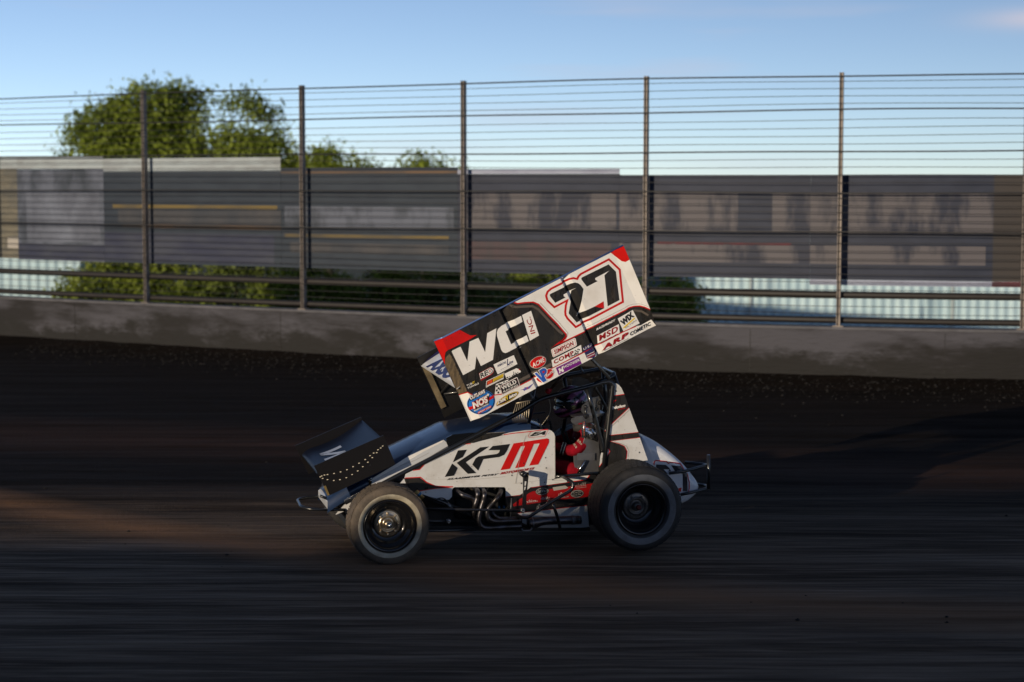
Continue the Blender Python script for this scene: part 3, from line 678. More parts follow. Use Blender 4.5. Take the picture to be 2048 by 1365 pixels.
# KSE parallelogram
W.poly(zs(ZC, (505, 642), (513, 513), (862, 346), (849, 470)), WHITE, 3); W.poly(zs(ZC, (517, 625), (523, 522), (852, 360), (841, 462)), BLACK, 4)
W.poly(zs(ZC, (528, 592), (536, 522), (640, 472), (630, 545)), RED, 5); Q('KS', ZC, (540, 580), (630, 538), (535, 527), ORANGE, 6, bold=.05)
W.poly(zs(ZC, (640, 533), (650, 470), (848, 368), (836, 440)), YEL, 5)
for k in (0, 1, 2): W.stroke(zs(ZC, (662, 482+k*16), (828, 402+k*16)), .45, BLACK, 6)
W.poly(zs(ZC, (525, 620), (526, 600), (842, 446), (840, 462)), WHITE, 5)
# skyline badge
W.poly(zs(ZC, (868, 370), (1100, 262), (1165, 285), (1190, 335), (910, 475)), WHITE, 3)
for a_, b_, c_, d_ in ((905, 440, 30, 30), (950, 425, 30, 14), (1010, 405, 20, 28), (1035, 380, 22, 50), (1075, 370, 30, 24), (1110, 350, 26, 14), (1035, 330, 8, 60), (1068, 340, 7, 40)):
    W.poly(zs(ZC, (a_, b_), (a_+c_, b_-c_*.48), (a_+c_+d_*.2, b_-c_*.48+d_*.75), (a_+d_*.2, b_+d_*.75)), BLACK, 4)
W.poly(zs(ZC, (1140, 272), (1165, 285), (1175, 305), (1150, 300)), RED, 4)
# ACME oval
W.ell(ZC(1525, 145), 17, 11.6, th*.95, GREY, 3); W.ell(ZC(1525, 145), 15.6, 10.4, th*.95, RED, 4)
Q('ACME', ZC, (1432, 256), (1652, 132), (1410, 168), WHITE, 5, bold=.015, sp=1.1)
# VP
W.ell(ZD(150, 1095), 11.6, 9.6, -.9, WHITE, 3); W.ell(ZD(150, 1095), 10.6, 8.7, -.9, RED, 4); W.ell(ZC(1570, 500), 7.5, 3.6, .5, RED, 3)
V_ = [(1462, 372), (1500, 348), (1600, 450), (1540, 310), (1610, 262), (1660, 262), (1692, 300), (1690, 350), (1655, 400), (1640, 410), (1688, 505), (1622, 540)]
ctr = Vector(ZC(1600, 400))
W.stroke(zs(ZC, *V_), 2.6, WHITE, 5, closed=True); W.poly(zs(ZC, *V_), BLUE, 6); W.poly(zs(ZC, (1600, 330), (1640, 310), (1655, 335), (1620, 362)), RED, 7)
Q('Racing', ZD, (118, 1172), (245, 1060), (92, 1118), WHITE, 7, sh=.2)
# WELD
chk = zs(ZC, (700, 575), (955, 478), (960, 500), (770, 605), (815, 770), (676, 778))
W.poly(chk, WHITE, 3)
for i in range(4):
    for j in range(2):
        x0_, y0_ = 700+(i % 2)*34+j*68-i*2, 600+i*42-j*22
        if x0_ < 770: W.poly(zs(ZC, (x0_, y0_), (x0_+32, y0_-14), (x0_+38, y0_+22), (x0_+6, y0_+36)), BLACK, 4)
for i in range(5): W.poly(zs(ZC, (745+i*48, 570-i*20+(i % 2)*16), (772+i*48, 558-i*20+(i % 2)*16), (780+i*48, 580-i*22+(i % 2)*14), (752+i*48, 594-i*20+(i % 2)*14)), BLACK, 4)
W.poly(zs(ZC, (765, 610), (1100, 438), (1122, 445), (1172, 598), (822, 778)), WHITE, 4); W.poly(zs(ZC, (780, 616), (1108, 450), (1160, 595), (828, 768)), MAROON, 5); W.poly(zs(ZC, (790, 622), (1102, 462), (1150, 592), (832, 756)), BLACK, 6)
Q('WELD', ZC, (828, 692), (1112, 552), (795, 622), WHITE, 7, bold=.035, sp=1.1); Q('RACING', ZC, (852, 738), (1130, 604), (845, 706), WHITE, 7, bold=.02)
# round series badge
el = ZC(418, 928)
for a_, b_, m_, l_ in ((27.8, 23.4, LBLUE, 3), (26.9, 22.5, BLACK, 4), (25.2, 20.8, LBLUE, 5)): W.ell(el, a_, b_, th*.9, m_, l_, 48)
W.poly(zs(ZC, (175, 1040), (655, 785), (662, 840), (200, 1092)), RED, 6)
W.poly(zs(ZC, (200, 905), (215, 830), (300, 735), (420, 678), (490, 690), (500, 745), (380, 810)), BLACK, 6)
Q('OUTLAWS', ZC, (205, 885), (492, 745), (190, 812), WHITE, 8, bold=.04); Q('OUTLAWS', ZC, (202, 890), (497, 748), (184, 808), MAROON, 7, bold=.12)
W.poly(zs(ZC, (228, 930), (505, 780), (540, 760), (575, 800), (565, 960), (280, 1110)), BLACK, 6)
Q('NOS', ZC, (268, 1072), (560, 925), (232, 925), RED, 7, bold=.11); Q('NOS', ZC, (272, 1062), (552, 926), (240, 930), WHITE, 8, bold=.05); W.poly(zs(ZC, (380, 858), (540, 770), (530, 752), (570, 770), (548, 818), (545, 795), (390, 878)), WHITE, 7)
Q('ENERGY DRINK', ZC, (285, 1108), (565, 965), (278, 1082), WHITE, 8, bold=.03)
W.poly(zs(ZC, (345, 1115), (605, 985), (612, 1025), (352, 1160)), RED, 7); Q('SPRINT CARS', ZC, (360, 1145), (602, 1022), (356, 1122), WHITE, 8, bold=.03)
# DIRTVision
W.ell(ZC(926, 852), 25.5, 6.9, -.525, MAROON, 3); W.ell(ZC(926, 852), 24.8, 6.2, -.525, YEL, 4); W.ell(ZC(926, 852), 23, 5.2, -.525, BLACK, 5)
Q('DIR', ZC, (728, 975), (890, 888), (738, 905), WHITE, 6, bold=.05, sh=.2); Q('TV', ZC, (885, 905), (955, 865), (858, 830), YEL, 6, bold=.05, sh=.2); Q('ision', ZC, (960, 862), (1115, 785), (950, 800), WHITE, 6, bold=.05, sh=.2)
W.stroke(zs(ZC, (705, 1000), (900, 905)), .8, MAROON, 6)
# small winged crest
W.poly(zs(ZC, (1172, 690), (1260, 655), (1250, 640), (1330, 625), (1440, 550), (1350, 660), (1270, 690), (1255, 712), (1230, 680)), mat('violet_vinyl', (.12, .10, .35), .4), 3); W.ell(ZC(1312, 648), 1.4, 1.4, 0, RED, 4, 10)
# SIMPSON
W.poly(zs(ZD, (188, 690), (200, 672), (585, 480), (608, 490), (630, 600), (612, 622), (235, 810), (215, 798)), WHITE, 3)
W.stroke(zs(ZD, (202, 692), (588, 495), (614, 600), (232, 795)), .5, RED, 4, closed=True); Q('SIMPSON', ZD, (250, 765), (575, 605), (235, 690), DRED, 5, bold=.03, sp=1.1)
W.poly(zs(ZD, (195, 860), (700, 600), (718, 722), (218, 990)), WHITE, 3); Q('COMP', ZD, (242, 932), (580, 762), (228, 862), DRED, 5, bold=.035, sp=1.12); Q('CAMS', ZD, (498, 826), (660, 748), (492, 800), BLACK, 5, bold=.03)
for i in range(4):
    for j in range(3):
        if (i+j) % 2 == 0: W.poly(zs(ZD, (590+i*23, 695-i*12+j*20), (610+i*23, 685-i*12+j*20), (614+i*23, 703-i*12+j*20), (594+i*23, 713-i*12+j*20)), BLACK, 4)
W.poly(zs(ZD, (270, 992), (662, 802), (710, 920), (320, 1117)), PURP, 3); Q('HOOSIER', ZD, (412, 1002), (682, 872), (402, 958), WHITE, 5, bold=.02, sp=1.1)
W.poly(zs(ZD, (308, 1010), (345, 990), (352, 1020), (368, 1012), (368, 975), (402, 958), (392, 1000), (412, 1050), (372, 1066), (366, 1040), (348, 1048), (352, 1072), (325, 1088), (330, 1045)), WHITE, 4)
# flag shield
W.poly(zs(ZD, (722, 652), (890, 560), (985, 712), (922, 820), (800, 828)), NAVY, 3)
for k in range(4): W.stroke(zs(ZD, (795+k*5, 778+k*18), (950-k*4, 702+k*22)), 1.0, WHITE if k % 2 == 0 else RED, 4)
Q('USA', ZD, (745, 692), (915, 600), (738, 655), WHITE, 4, sp=1.3)
W.poly(zs(ZD, (975, 442), (1345, 245), (1362, 395), (992, 577)), WHITE, 3); Q('MSD', ZD, (1012, 538), (1335, 368), (1000, 440), DRED, 5, bold=.03, sp=1.12, sh=.1)
W.poly(zs(ZD, (1232, 460), (1340, 393), (1250, 460)), BLACK, 5); W.poly(zs(ZD, (1155, 492), (1230, 455), (1240, 470), (1165, 505)), DRED, 5); scribble(W, ZD(1005, 575), ZD(1130, 515), ZD(1003, 560), 9, GREY, 5, 3, .3)
Q('ARP', ZD, (1062, 703), (1500, 460), (1078, 610), DRED, 5, bold=.055, sp=1.18); W.stroke(zs(ZD, (1060, 716), (1512, 487)), .5, BLACK, 4)
Q('COMETIC', ZD, (1545, 448), (1892, 262), (1530, 388), BLACK, 5, bold=.03, sp=1.08, sh=.15)
W.poly(zs(ZD, (1325, 150), (1583, 3), (1700, 232), (1425, 372)), WHITE, 3); Q('WIX', ZD, (1418, 282), (1615, 110), (1362, 195), BLACK, 5, bold=.06); W.stroke(zs(ZD, (1425, 312), (1618, 140)), 2.6, YEL, 4); Q('FILTERS', ZD, (1465, 322), (1655, 185), (1452, 300), GREY, 5)
Q('RACE//READY', ZD, (962, 356), (1292, 188), (958, 320), WHITE, 5, bold=.04, sh=.3)
# rivets
riv = zs(ZA, (1410, 115), (1240, 140), (1262, 190), (1102, 268), (1045, 300), (862, 395), (683, 488), (500, 580), (362, 650), (282, 690), (310, 858), (372, 995), (435, 1130), (498, 1270), (1310, 290), (1440, 590), (1575, 885), (1640, 1042), (1665, 1090), (1722, 1210), (1990, 845), (1722, 975), (1720, 1100), (1525, 1125), (1583, 1260))
riv += zs(ZC, (55, 535), (135, 690), (1375, 42), (1285, 115), (1320, 172), (1385, 312), (1418, 402), (1160, 215), (1228, 370))+zs(ZB, (520, 765), (585, 910), (650, 1060))+zs(ZD, (1250, 100), (1125, 165), (950, 265), (855, 375), (910, 490), (1210, 140), (1380, 50), (112, 672), (1790, 215), (1835, 150), (1860, 85))
W.dots(riv, .85, CHROME, 5, 6)
specks(W, [(875, 690), (1242, 500), (1300, 640), (945, 835)], 130, 5, mat('dried_mud_light', (.16, .125, .095), .9), 9, .6)
# creases pressed into the sheet
def usplit(bm, us):
    for u in us:
        bmesh.ops.bisect_plane(bm, geom=bm.verts[:]+bm.edges[:]+bm.faces[:], dist=1e-6, plane_co=TF+cdir*u, plane_no=cdir)
u1 = uu(P(1003, 632, Y0)); u2 = uu(P(1124, 566, Y0)); uR = uu(P(1270, 560, Y0))
prof = [(-.2, .045), (0, .048), (.062, 0), (u1, 0), (u1+.020, .036), (u1+.080, 0), (u2, 0), (u2+.020, .036), (u2+.085, 0), (uR-.07, 0), (uR+.02, -.022), (uR+.4, -.022)]
usplit(W.bm, [p[0] for p in prof[1:-1]])
for v in W.bm.verts: v.co.y += float(np.interp(uu(v.co), [p[0] for p in prof], [p[1] for p in prof]))
W.build('wing_side_panel', car)
# top edge bead
EDGE = mat('panel_edge_bead', (.10, .18, .42), .3, metal=.35)
bm = bmesh.new(); add_tube(bm, [TF+Vector((0, .048, .004)), TF+cdir*.07+Vector((0, 0, .004)), TRR+Vector((0, 0, .004))], .007, 8); obj('wing_edge_bead', bm, car, EDGE)

# --- right side panel (set lower, as on the real thing)
FT, FB = P(834, 716, .76), P(889, 836, .76)
FP = Panel(.76, sgn=1)
def pf3(p): return Vector(p)
bm = bmesh.new(); L_ = (TRR-TF).length
q = [FT, FT+cdir*L_, FB+cdir*(L_*.98), FB]
a = [bm.verts.new(p) for p in q]; b = [bm.verts.new(p+Vector((0, .010, 0))) for p in q]
bm.faces.new(a); bm.faces.new(b[::-1])
for i in range(4): bm.faces.new((a[(i+1) % 4], a[i], b[i], b[(i+1) % 4]))
dn = (FB-FT).normalized()
for u_, w_ in ((.0, .05), (.42, .05), (1.0, .05)):
    add_box(bm, FT+cdir*(u_+.03)+dn*.30+Vector((0, -.014, 0)), (w_, .022, .42), rot=Matrix((cdir, (0, 1, 0), -dn)).transposed(), mi=1)  # tan of the sunlit braces is painted into their colour
o = obj('wing_side_panel', bm, car, [mat('far_panel_black', (.012, .011, .010), .4, var=.4, vscale=6), mat('sunlit_tan_stiffener', (.20, .155, .09), .5, var=.5, vscale=9)]); o['label'] = 'lower right side panel of the wing, black inside'
# diagonal brace inside
tubes('wing_brace', [([FT+cdir*.06+dn*.38+Vector((0, -.02, 0)), FT+cdir*.55+dn*.18+Vector((0, -.02, 0))], .012), ([FT+cdir*.08+dn*.40+Vector((0, -.02, 0)), FT+cdir*.5+dn*.55+Vector((0, -.02, 0))], .012)], car, BLACK)

# --- centre foil
LE = P(914, 779, -.74); foil = []
chord = 1.50
for k in range(25):                    # top surface: rounded nose, long dished back, kicked-up tail
    t = k/24; h = .055*math.sin(min(1, t*5)*math.pi/2)+.085*t**2.2
    foil.append((t*chord, h))
bot = [(t*chord, -.035*math.sin(t*math.pi)**.6+.075*t**2.2-.004) for t in [k/16 for k in range(16, 0, -1)]]
sec = foil+bot
def wpt(u, v, y): return Vector((LE.x, y, LE.z))+cdir*u+ndir*v
bm = bmesh.new(); rows = []
for y in np.linspace(-.742, .752, 9): rows.append([bm.verts.new(wpt(u, v, float(y))) for u, v in sec])
for a, b in zip(rows, rows[1:]):
    for k in range(len(sec)):
        j = (k+1) % len(sec); f = bm.faces.new((a[k], b[k], b[j], a[j])); f.smooth = True; f.material_index = 0 if k < 24 else 1
bmesh.ops.recalc_face_normals(bm, faces=bm.faces[:])
o = obj('wing_foil', bm, car, [FOILW, BLACK]); o['label'] = 'white topped centre foil of the top wing with dark lettering'
def foilh(u):
    t = u/chord; return .055*math.sin(min(1, t*5)*math.pi/2)+.085*t**2.2
FPn = Panel(0, pf=lambda x, y, l: Vector((x, y, l)))   # (across, along) in metres on the foil's skin
FPn.text('AXSO', (.60, .015), (-.30, .015), (.60, .15), NAVY, 1, .06, .3)
FPn.poly([(.75, .30), (.75, .75), (-.7, .75), (-.7, .40), (.2, .24)], SATIN, 1)
FPn.poly([(.752, .02), (.752, .28), (.60, .28), (.70, .10)], NAVY, 1)
bmesh.ops.triangulate(FPn.bm, faces=FPn.bm.faces[:]); bmesh.ops.subdivide_edges(FPn.bm, edges=FPn.bm.edges[:], cuts=6, use_grid_fill=True)
for v in FPn.bm.verts: v.co = wpt(v.co.y, foilh(v.co.y)+.002+.0012*v.co.z, v.co.x)
FPn.build('foil_lettering', car)

# --- wheels
def wheel(c, r, w, front, near, label=None):
    s_ = -1 if near else 1
    o = empty('wheel', c, None, None); o.parent = car
    if label: o['label'] = label
    h = w/2; bm = bmesh.new()
    A = lambda y: y*s_*-1 if False else y*(-s_)*-1
    ax = lambda y: y*s_                      # y measured outward from the wheel's middle
    rim = .205 if front else .205
    pr = [(rim+.005, ax(h*.80), 0), (rim+.02, ax(h*.93), 0), (rim+.045, ax(h*.985), 1), (r*.84, ax(h*1.0), 0), (r*.90, ax(h*.985), 0), (r*.955, ax(h*.93), 0), (r*.985, ax(h*.82), 0), (r, ax(h*.6), 0),
          (r*1.004, ax(0), 0), (r, ax(-h*.6), 0), (r*.985, ax(-h*.82), 0), (r*.95, ax(-h*.93), 0), (r*.85, ax(-h), 0), (rim+.03, ax(-h*.97), 0), (rim+.005, ax(-h*.8), 0)]
    if front: pr[2:4] = [(.224, ax(h*.985), 1), (.262, ax(h*1.004), 0), (.275, ax(h*1.004), 0)]
    else: pr[2:4] = [(.243, ax(h*.985), 1), (.262, ax(h*.998), 1), (.296, ax(h*1.003), 0), (.305, ax(h*1.0), 0)]
    add_lathe(bm, pr, (0, 0, 0), 72)
    ty = obj('tyre', bm, o, [TYREF if front else TYRE, RINGF if front else RINGR])
    # tread blocks cut as raised lugs
    bm = bmesh.new(); n = 46 if not front else 40
    for k in range(n):
        for yy in (-.62, -.2, .2, .62):
            t = 2*math.pi*(k+(.5 if yy in (-.2, .62) else 0))/n; rr = r*1.001
            add_box(bm, (rr*math.cos(t), ax(h*yy), rr*math.sin(t)), (.005, h*.34, 2*math.pi*r/n*.80), rot=Matrix.Rotation(-t, 3, 'Y'))
    obj('tread', bm, o, TYREF if front else TYRE)
    bm = bmesh.new()
    dish = .085 if front else .14
    cup = [(rim+.008, ax(h*.90)), (rim+.012, ax(h*.93)), (rim+.004, ax(h*.95)), (rim-.008, ax(h*.90)), (rim-.014, ax(h*.80)), (rim-.022, ax(h*.5)), (rim-.045, ax(h*.46)), (rim-.050, ax(h-dish-.01)), (rim-.085, ax(h-dish-.03)), (.06, ax(h-dish-.035)), (.02, ax(h-dish-.035)), (.02, ax(-h*.2)), (rim-.03, ax(-h*.3)), (rim, ax(-h*.85)), (rim+.008, ax(-h*.85))]
    add_lathe(bm, cup, (0, 0, 0), 64); rm = obj('rim', bm, o, mat('black_rim', (.012, .012, .014), .25, metal=.4, coat=.4))
    bm = bmesh.new(); z_ = h-dish-.033
    add_lathe(bm, [(.115, ax(z_)), (.118, ax(z_+.008)), (.098, ax(z_+.014)), (.074, ax(z_+.010)), (.070, ax(z_+.022)), (.064, ax(z_+.022)), (.055, ax(z_+.006)), (.036, ax(z_+.006)), (.034, ax(z_+.045)), (.026, ax(z_+.06)), (.005, ax(z_+.06)), (.005, ax(z_)), ], (0, 0, 0), 48)
    for k in range(8 if front else 6):
        t = 2*math.pi*k/(8 if front else 6); add_lathe(bm, [(.001, ax(z_+.008)), (.009, ax(z_+.008)), (.009, ax(z_+.026)), (.001, ax(z_+.026))], (.088*math.cos(t), 0, .088*math.sin(t)), 10)
    obj('hub', bm, o, mat('front_hub_metal', (.60, .50, .36), .28, metal=.9, var=.4, vscale=18) if front else mat('rear_hub_metal', (.16, .155, .15), .4, metal=.8, var=.4, vscale=18))
    bm = bmesh.new()
    add_lathe(bm, [(.001, ax(z_+.055)), (.022, ax(z_+.055)), (.022, ax(z_+.085)), (.012, ax(z_+.095)), (.001, ax(z_+.095))], (0, 0, 0), 16)
    obj('axle_nut', bm, o, CHROME if front else mat('dark_red_nut', (.10, .015, .012), .45, metal=.5))
    return o
cf = P(775, 1047, -.68); cr = P(1269, 1010, -.72)
print('front wheel centre', cf, 'rear', cr, 'contact', (CAR @ cf).z, (CAR @ cr).z)
wheel(cf, .326, .24, True, True, 'front wheel with dusty tan ring on its tyre')
wheel(cr, .358, .42, False, True, 'rear wheel with wide tyre and grey ring')
wheel(Vector((cf.x, .70, cf.z-.015)), .326, .24, True, False)
for t_ in [o for o in bpy.data.objects if o.name in ('tyre.002', 'tread.002')]: t_.data.materials[0] = TYRE
wheel(Vector((cr.x, .78, cr.z+.03)), .405, .46, False, False)
# axles
tubes('front_axle', [([Vector((cf.x, -.62, cf.z)), Vector((cf.x, .62, cf.z-.01))], .030), ([Vector((cf.x+.08, -.55, cf.z+.02)), Vector((cf.x+.08, .55, cf.z+.01))], .014)], car, TUBE)
tubes('rear_axle', [([Vector((cr.x, -.62, cr.z)), Vector((cr.x, .7, cr.z+.02))], .035)], car, TUBE)
bm = bmesh.new(); add_lathe(bm, [(.02, -.12), (.13, -.10), (.15, 0), (.13, .10), (.02, .12)], (cr.x, 0, cr.z), 24); obj('rear_end_housing', bm, car, ALUD)

# --- bodywork: hood
def strip_surface(name, near, far, m, nseg=8, crown=.03, skirt=0, parent=car, thick=None):
    """loft from a near edge curve to a far edge curve with a crowned middle"""
    bm = bmesh.new(); N = catmull(near, 5); F = catmull(far, 5); rows = []
    for a, b in zip(N, F):
        r = []
        for k in range(nseg+1):
            t = k/nseg; p = a.lerp(b, t); p.z += crown*math.sin(math.pi*t)**.7; r.append(bm.verts.new(p))
        if skirt:
            r = [bm.verts.new(a+Vector((0, .004, -skirt)))]+r+[bm.verts.new(b+Vector((0, -.004, -skirt)))]
        rows.append(r)
    for a, b in zip(rows, rows[1:]):
        for k in range(len(a)-1): f = bm.faces.new((a[k], b[k], b[k+1], a[k+1])); f.smooth = True
    bmesh.ops.recalc_face_normals(bm, faces=bm.faces[:])
    return obj(name, bm, parent, m)
hp = [(655, 1003), (700, 972), (745, 949), (791, 924.5), (815, 913), (850, 896), (888, 878), (905, 870), (935, 864), (975, 858), (1020, 852), (1062, 850)]
hn = [P(x, y, -.27-(.06 if x > 780 else .06*(x-655)/125)) for x, y in hp]
hf = [Vector((p.x, -p.y, p.z)) for p in hn]
HOODM = mat('hood_gloss_black', (.014, .030, .075), .30, coat=.6, bump=.06, bscale=4)
o = strip_surface('hood', hn, hf, HOODM, 10, .035, .10); o['label'] = 'dark glossy hood mirroring the blue sky'
# steering cowl hump and dark cockpit tub
bm = bmesh.new(); c0 = P(1052, 852, 0)
bmesh.ops.create_uvsphere(bm, u_segments=24, v_segments=12, radius=1); bmesh.ops.transform(bm, matrix=Matrix.Translation(c0) @ Matrix.Rotation(R(12), 4, 'Y') @ Matrix.Diagonal((.18, .2, .055, 1)), verts=bm.verts[:])
for f in bm.faces: f.smooth = True
obj('cockpit_cowl', bm, car, GBLACK)

# --- nose
N = Panel(-.27)
def prism(name, pts, y0, y1, m, mats2=None, bev=.0, y0f=None):
    bm = bmesh.new(); a = [bm.verts.new(P(x, y, y0)) for x, y in pts]
    b = [bm.verts.new(Vector((v.co.x, y1, v.co.z))) for v in a]
    bm.faces.new(a); bm.faces.new(b[::-1])
    for i in range(len(a)): bm.faces.new((a[(i+1) % len(a)], a[i], b[i], b[(i+1) % len(a)]))
    bmesh.ops.recalc_face_normals(bm, faces=bm.faces[:])
    if bev: bmesh.ops.bevel(bm, geom=bm.edges[:], offset=bev, segments=3, affect='EDGES', profile=.6)
    return obj(name, bm, car, m)
o = prism('nose_panel', [(655, 1019), (655, 1005), (668, 994), (742, 956), (742, 966), (700, 1000), (675, 1013)], -.265, .265, mat('nose_white', (.55, .57, .60), .35, coat=.3, var=.3), bev=.004)
o['label'] = 'white nose panel under the front wing'
prism('nose_side', [(672, 1030), (700, 1018), (742, 985), (742, 970), (690, 1008)], -.24, -.22, BWHITE)

# --- left side bodywork with its lettering
B = Panel(-.36)
main = [(800, 967), (808.6, 957), (812, 945), (830, 936), (852, 926.7), (880, 907), (913, 889.5), (942, 886.7), (980, 876), (1018, 865.7), (1050, 861), (1094, 859), (1103, 862), (1108, 867), (1109.8, 873), (1110.5, 953), (1109, 957.5), (1104, 959.5)]
low = [(1104, 961), (1133.7, 962), (1133.7, 965), (1061, 975), (1046, 986.5), (1039.7, 990.3), (1011.4, 993.5), (1011.4, 978), (1008.6, 974.7), (909.5, 974.7), (905.5, 977), (904, 982), (904, 994), (898, 1000), (884, 999.5), (860, 994), (835, 986), (829, 983)]
B.solid(main+low[:-1]+[(826, 982), (812, 967)], BWHITE, .012, BLACK)
# black flash with red lines at front
B.poly([(808, 957), (824, 955.5), (840, 956), (853, 966), (872, 973), (904, 974.5), (870, 978), (832, 984), (822, 982), (812, 968)], WBLACK, 1)
B.stroke([(810, 956.5), (841, 955), (853, 965), (871, 972.7), (906, 974)], 1.7, RED, 2); B.stroke([(832, 983.6), (870, 977.6), (906, 974.4)], 1.5, RED, 2)
B.poly(zs(ZH, (10, 620), (130, 610), (215, 520), (120, 560), (40, 600)), WBLACK, 1); B.stroke(zs(ZH, (40, 624), (130, 612), (215, 522)), 1.4, RED, 2)
B.stroke(zs(ZH, (475, 380), (560, 345), (690, 268), (830, 258)), 1.4, RED, 2)
B.poly(zs(ZH, (700, 255), (950, 125), (1290, 98), (1300, 105), (1230, 150), (1050, 200), (850, 248)), WBLACK, 3)
B.stroke(zs(ZH, (1280, 136), (1400, 118), (1600, 97), (1880, 62)), 1.6, RED, 2); B.stroke(zs(ZH, (950, 122), (1300, 98)), .5, GREY, 4)
B.poly(zs(ZH, (850, 240), (1000, 195), (1200, 150), (1300, 132), (1210, 158), (1000, 210), (860, 250)), BLACK, 4)
# KPM
B.poly(zs(ZH, (655, 350), (775, 340), (720, 440), (585, 512)), BLACK, 3)
B.poly(zs(ZH, (575, 530), (650, 590), (600, 695), (475, 712)), BLACK, 3)
B.poly(zs(ZH, (960, 308), (1080, 297), (760, 512), (905, 660), (790, 670), (638, 520)), BLACK, 3)
B.poly(zs(ZH, (1130, 290), (1365, 262), (1320, 360), (1285, 410), (1220, 440), (1000, 470), (930, 625), (850, 545), (895, 460), (935, 432), (1185, 398), (1215, 380), (1228, 345), (1070, 348)), BLACK, 3)
B.poly(zs(ZH, (1415, 255), (1870, 185), (1895, 195), (1898, 240), (1750, 542), (1628, 558), (1770, 255), (1690, 262), (1560, 572), (1435, 592), (1570, 288), (1510, 295), (1360, 602), (1235, 620)), RED, 3)
B.text('KLAASMEYER PETRY', ZH(505, 757), ZH(1198, 688), ZH(520, 732), BLACK, 3, .06, .25, 1.15); B.text('MOTORSPORTS', ZH(1228, 682), ZH(1690, 612), ZH(1242, 648), DRED, 3, .06, .25, 1.1)
B.stroke(zs(ZH, (1625, 175), (1612, 150), (1652, 90), (1888, 68), (1840, 158)), .6, RED, 3, closed=True)
B.text('EA', ZH(1630, 158), ZH(1838, 136), ZH(1660, 105), BLACK, 3, .05, .35)
B.stroke(zs(ZH, (200, 742), (900, 745), (1300, 708)), .5, GREY, 3); B.stroke(zs(ZH, (1585, 145), (1555, 230), (1490, 500), (1440, 800)), .7, GREY, 4)
B.stroke(zs(ZH, (1440, 800), (1980, 738)), .5, GREY, 3); B.stroke([(1109.8, 873), (1110.3, 953)], .8, GREY, 4)
B.dots(zs(ZH, (1390, 690), (1860, 590), (1838, 785), (1520, 800), (1555, 525), (1852, 450)), 1.3, DARK, 4); B.dots([(851.5, 985)], 1.6, GREY, 4)
ol = [tuple(q) for q in zs(ZH, (1905, 110), (1885, 130), (1960, 310), (1935, 415), (1750, 740), (1800, 725))]
for q in ol: B.stroke([q, (q[0]+1.5, q[1]-2.2)], .4, TAUPE, 3)
MUD = mat('dried_mud', (.10, .075, .055), .9)
specks(B, [(812, 957), (920, 892), (1094, 862), (1108, 958), (1040, 988), (905, 972)], 150, 3, MUD)
B.build('body_side_panel', car)['label'] = 'white engine-side panel with black and red lettering'
# far side twin, plain
prism('body_side_panel', main[3:16]+[(1104, 990), (905, 992), (830, 980)], .36, .372, BLACK).location = (0, 0, 0)
for o in [car.children[-1]]:
    for v in o.data.vertices: pass
# shoulder strips along the hood
S = Panel(-.335)
S.solid([(790, 930), (816, 913), (850, 897), (887, 880), (893, 885), (897, 892), (840, 925), (800, 948), (770, 966), (742, 975), (745, 958)], mat('shoulder_white', (.50, .52, .54), .35, coat=.3), .01, BLACK)
S.poly([(790, 930), (816, 914), (850, 898), (885, 881), (886, 884), (845, 905), (812, 925), (775, 945), (745, 962), (745, 957)], WHITE, 1)
S.stroke([(800, 932), (830, 921), (858, 906)], .8, GREY, 2); S.stroke([(815, 941), (835, 929), (870, 908)], 1.0, TAUPE, 2)
S.build('hood_shoulder_panel', car)
prism('side_vent', [(893, 876), (905, 870), (942, 866), (1010, 866), (985, 876), (942, 886), (913, 889), (897, 895), (893, 886)], -.345, -.33, GBLACK)

# --- lower panel with small stickers
LP = Panel(-.345)
LP.solid([(1011.4, 993)]+[(1039.7, 990), (1046, 986), (1061, 975), (1090, 971), (1133.7, 964), (1110, 958), (1182, 951), (1192, 951), (1195, 1000), (1190, 1040), (1178, 1053), (1165, 1057), (1110, 1060), (1070, 1060), (1030, 1045), (1020, 1020), (1012, 1010)], BLACK, .012)
LP.poly([(1110, 958), (1182, 950.5), (1179, 951.5), (1171.9, 959.7), (1133.7, 965.3), (1061, 975.4), (1046, 987), (1039.7, 990.8), (1020, 993), (1050, 975), (1075, 962)], BWHITE, 1)
LP.stroke(zs(ZF, (105, 408), (370, 378), (430, 342), (570, 238), (1245, 142), (1600, 92), (1672, 8)), 1.5, RED, 2)
LP.poly(zs(ZF, (245, 590), (245, 545), (400, 435), (470, 395), (540, 340), (600, 310), (1735, 158), (1735, 402), (1640, 410), (1000, 480)), DRED, 1)
LP.poly(zs(ZF, (310, 718), (1000, 635), (1620, 568), (1660, 970), (1500, 985), (640, 985), (420, 900)), BWHITE, 1); LP.stroke(zs(ZF, (310, 716), (1620, 568)), 1.2, RED, 2)
for (c_, a_, b_) in ((ZF(785, 308), 13.6, 7.6), (ZF(1435, 352), 13.6, 8.2)):
    LP.ell(c_, a_, b_, -.12, BLACK, 2); LP.ell(c_, a_-.9, b_-.9, -.12, GREY, 3); LP.ell(c_, a_-2, b_-2, -.12, BLACK, 4)
scribble(LP, ZF(1375, 240), ZF(1612, 205), ZF(1385, 172), 7, GREY, 5, 2); LP.stroke(zs(ZF, (1420, 252), (1610, 228)), .6, GREY, 5)
LP.poly(zs(ZF, (980, 235), (1215, 200), (1272, 240), (1225, 262), (1000, 298)), GREY, 2)
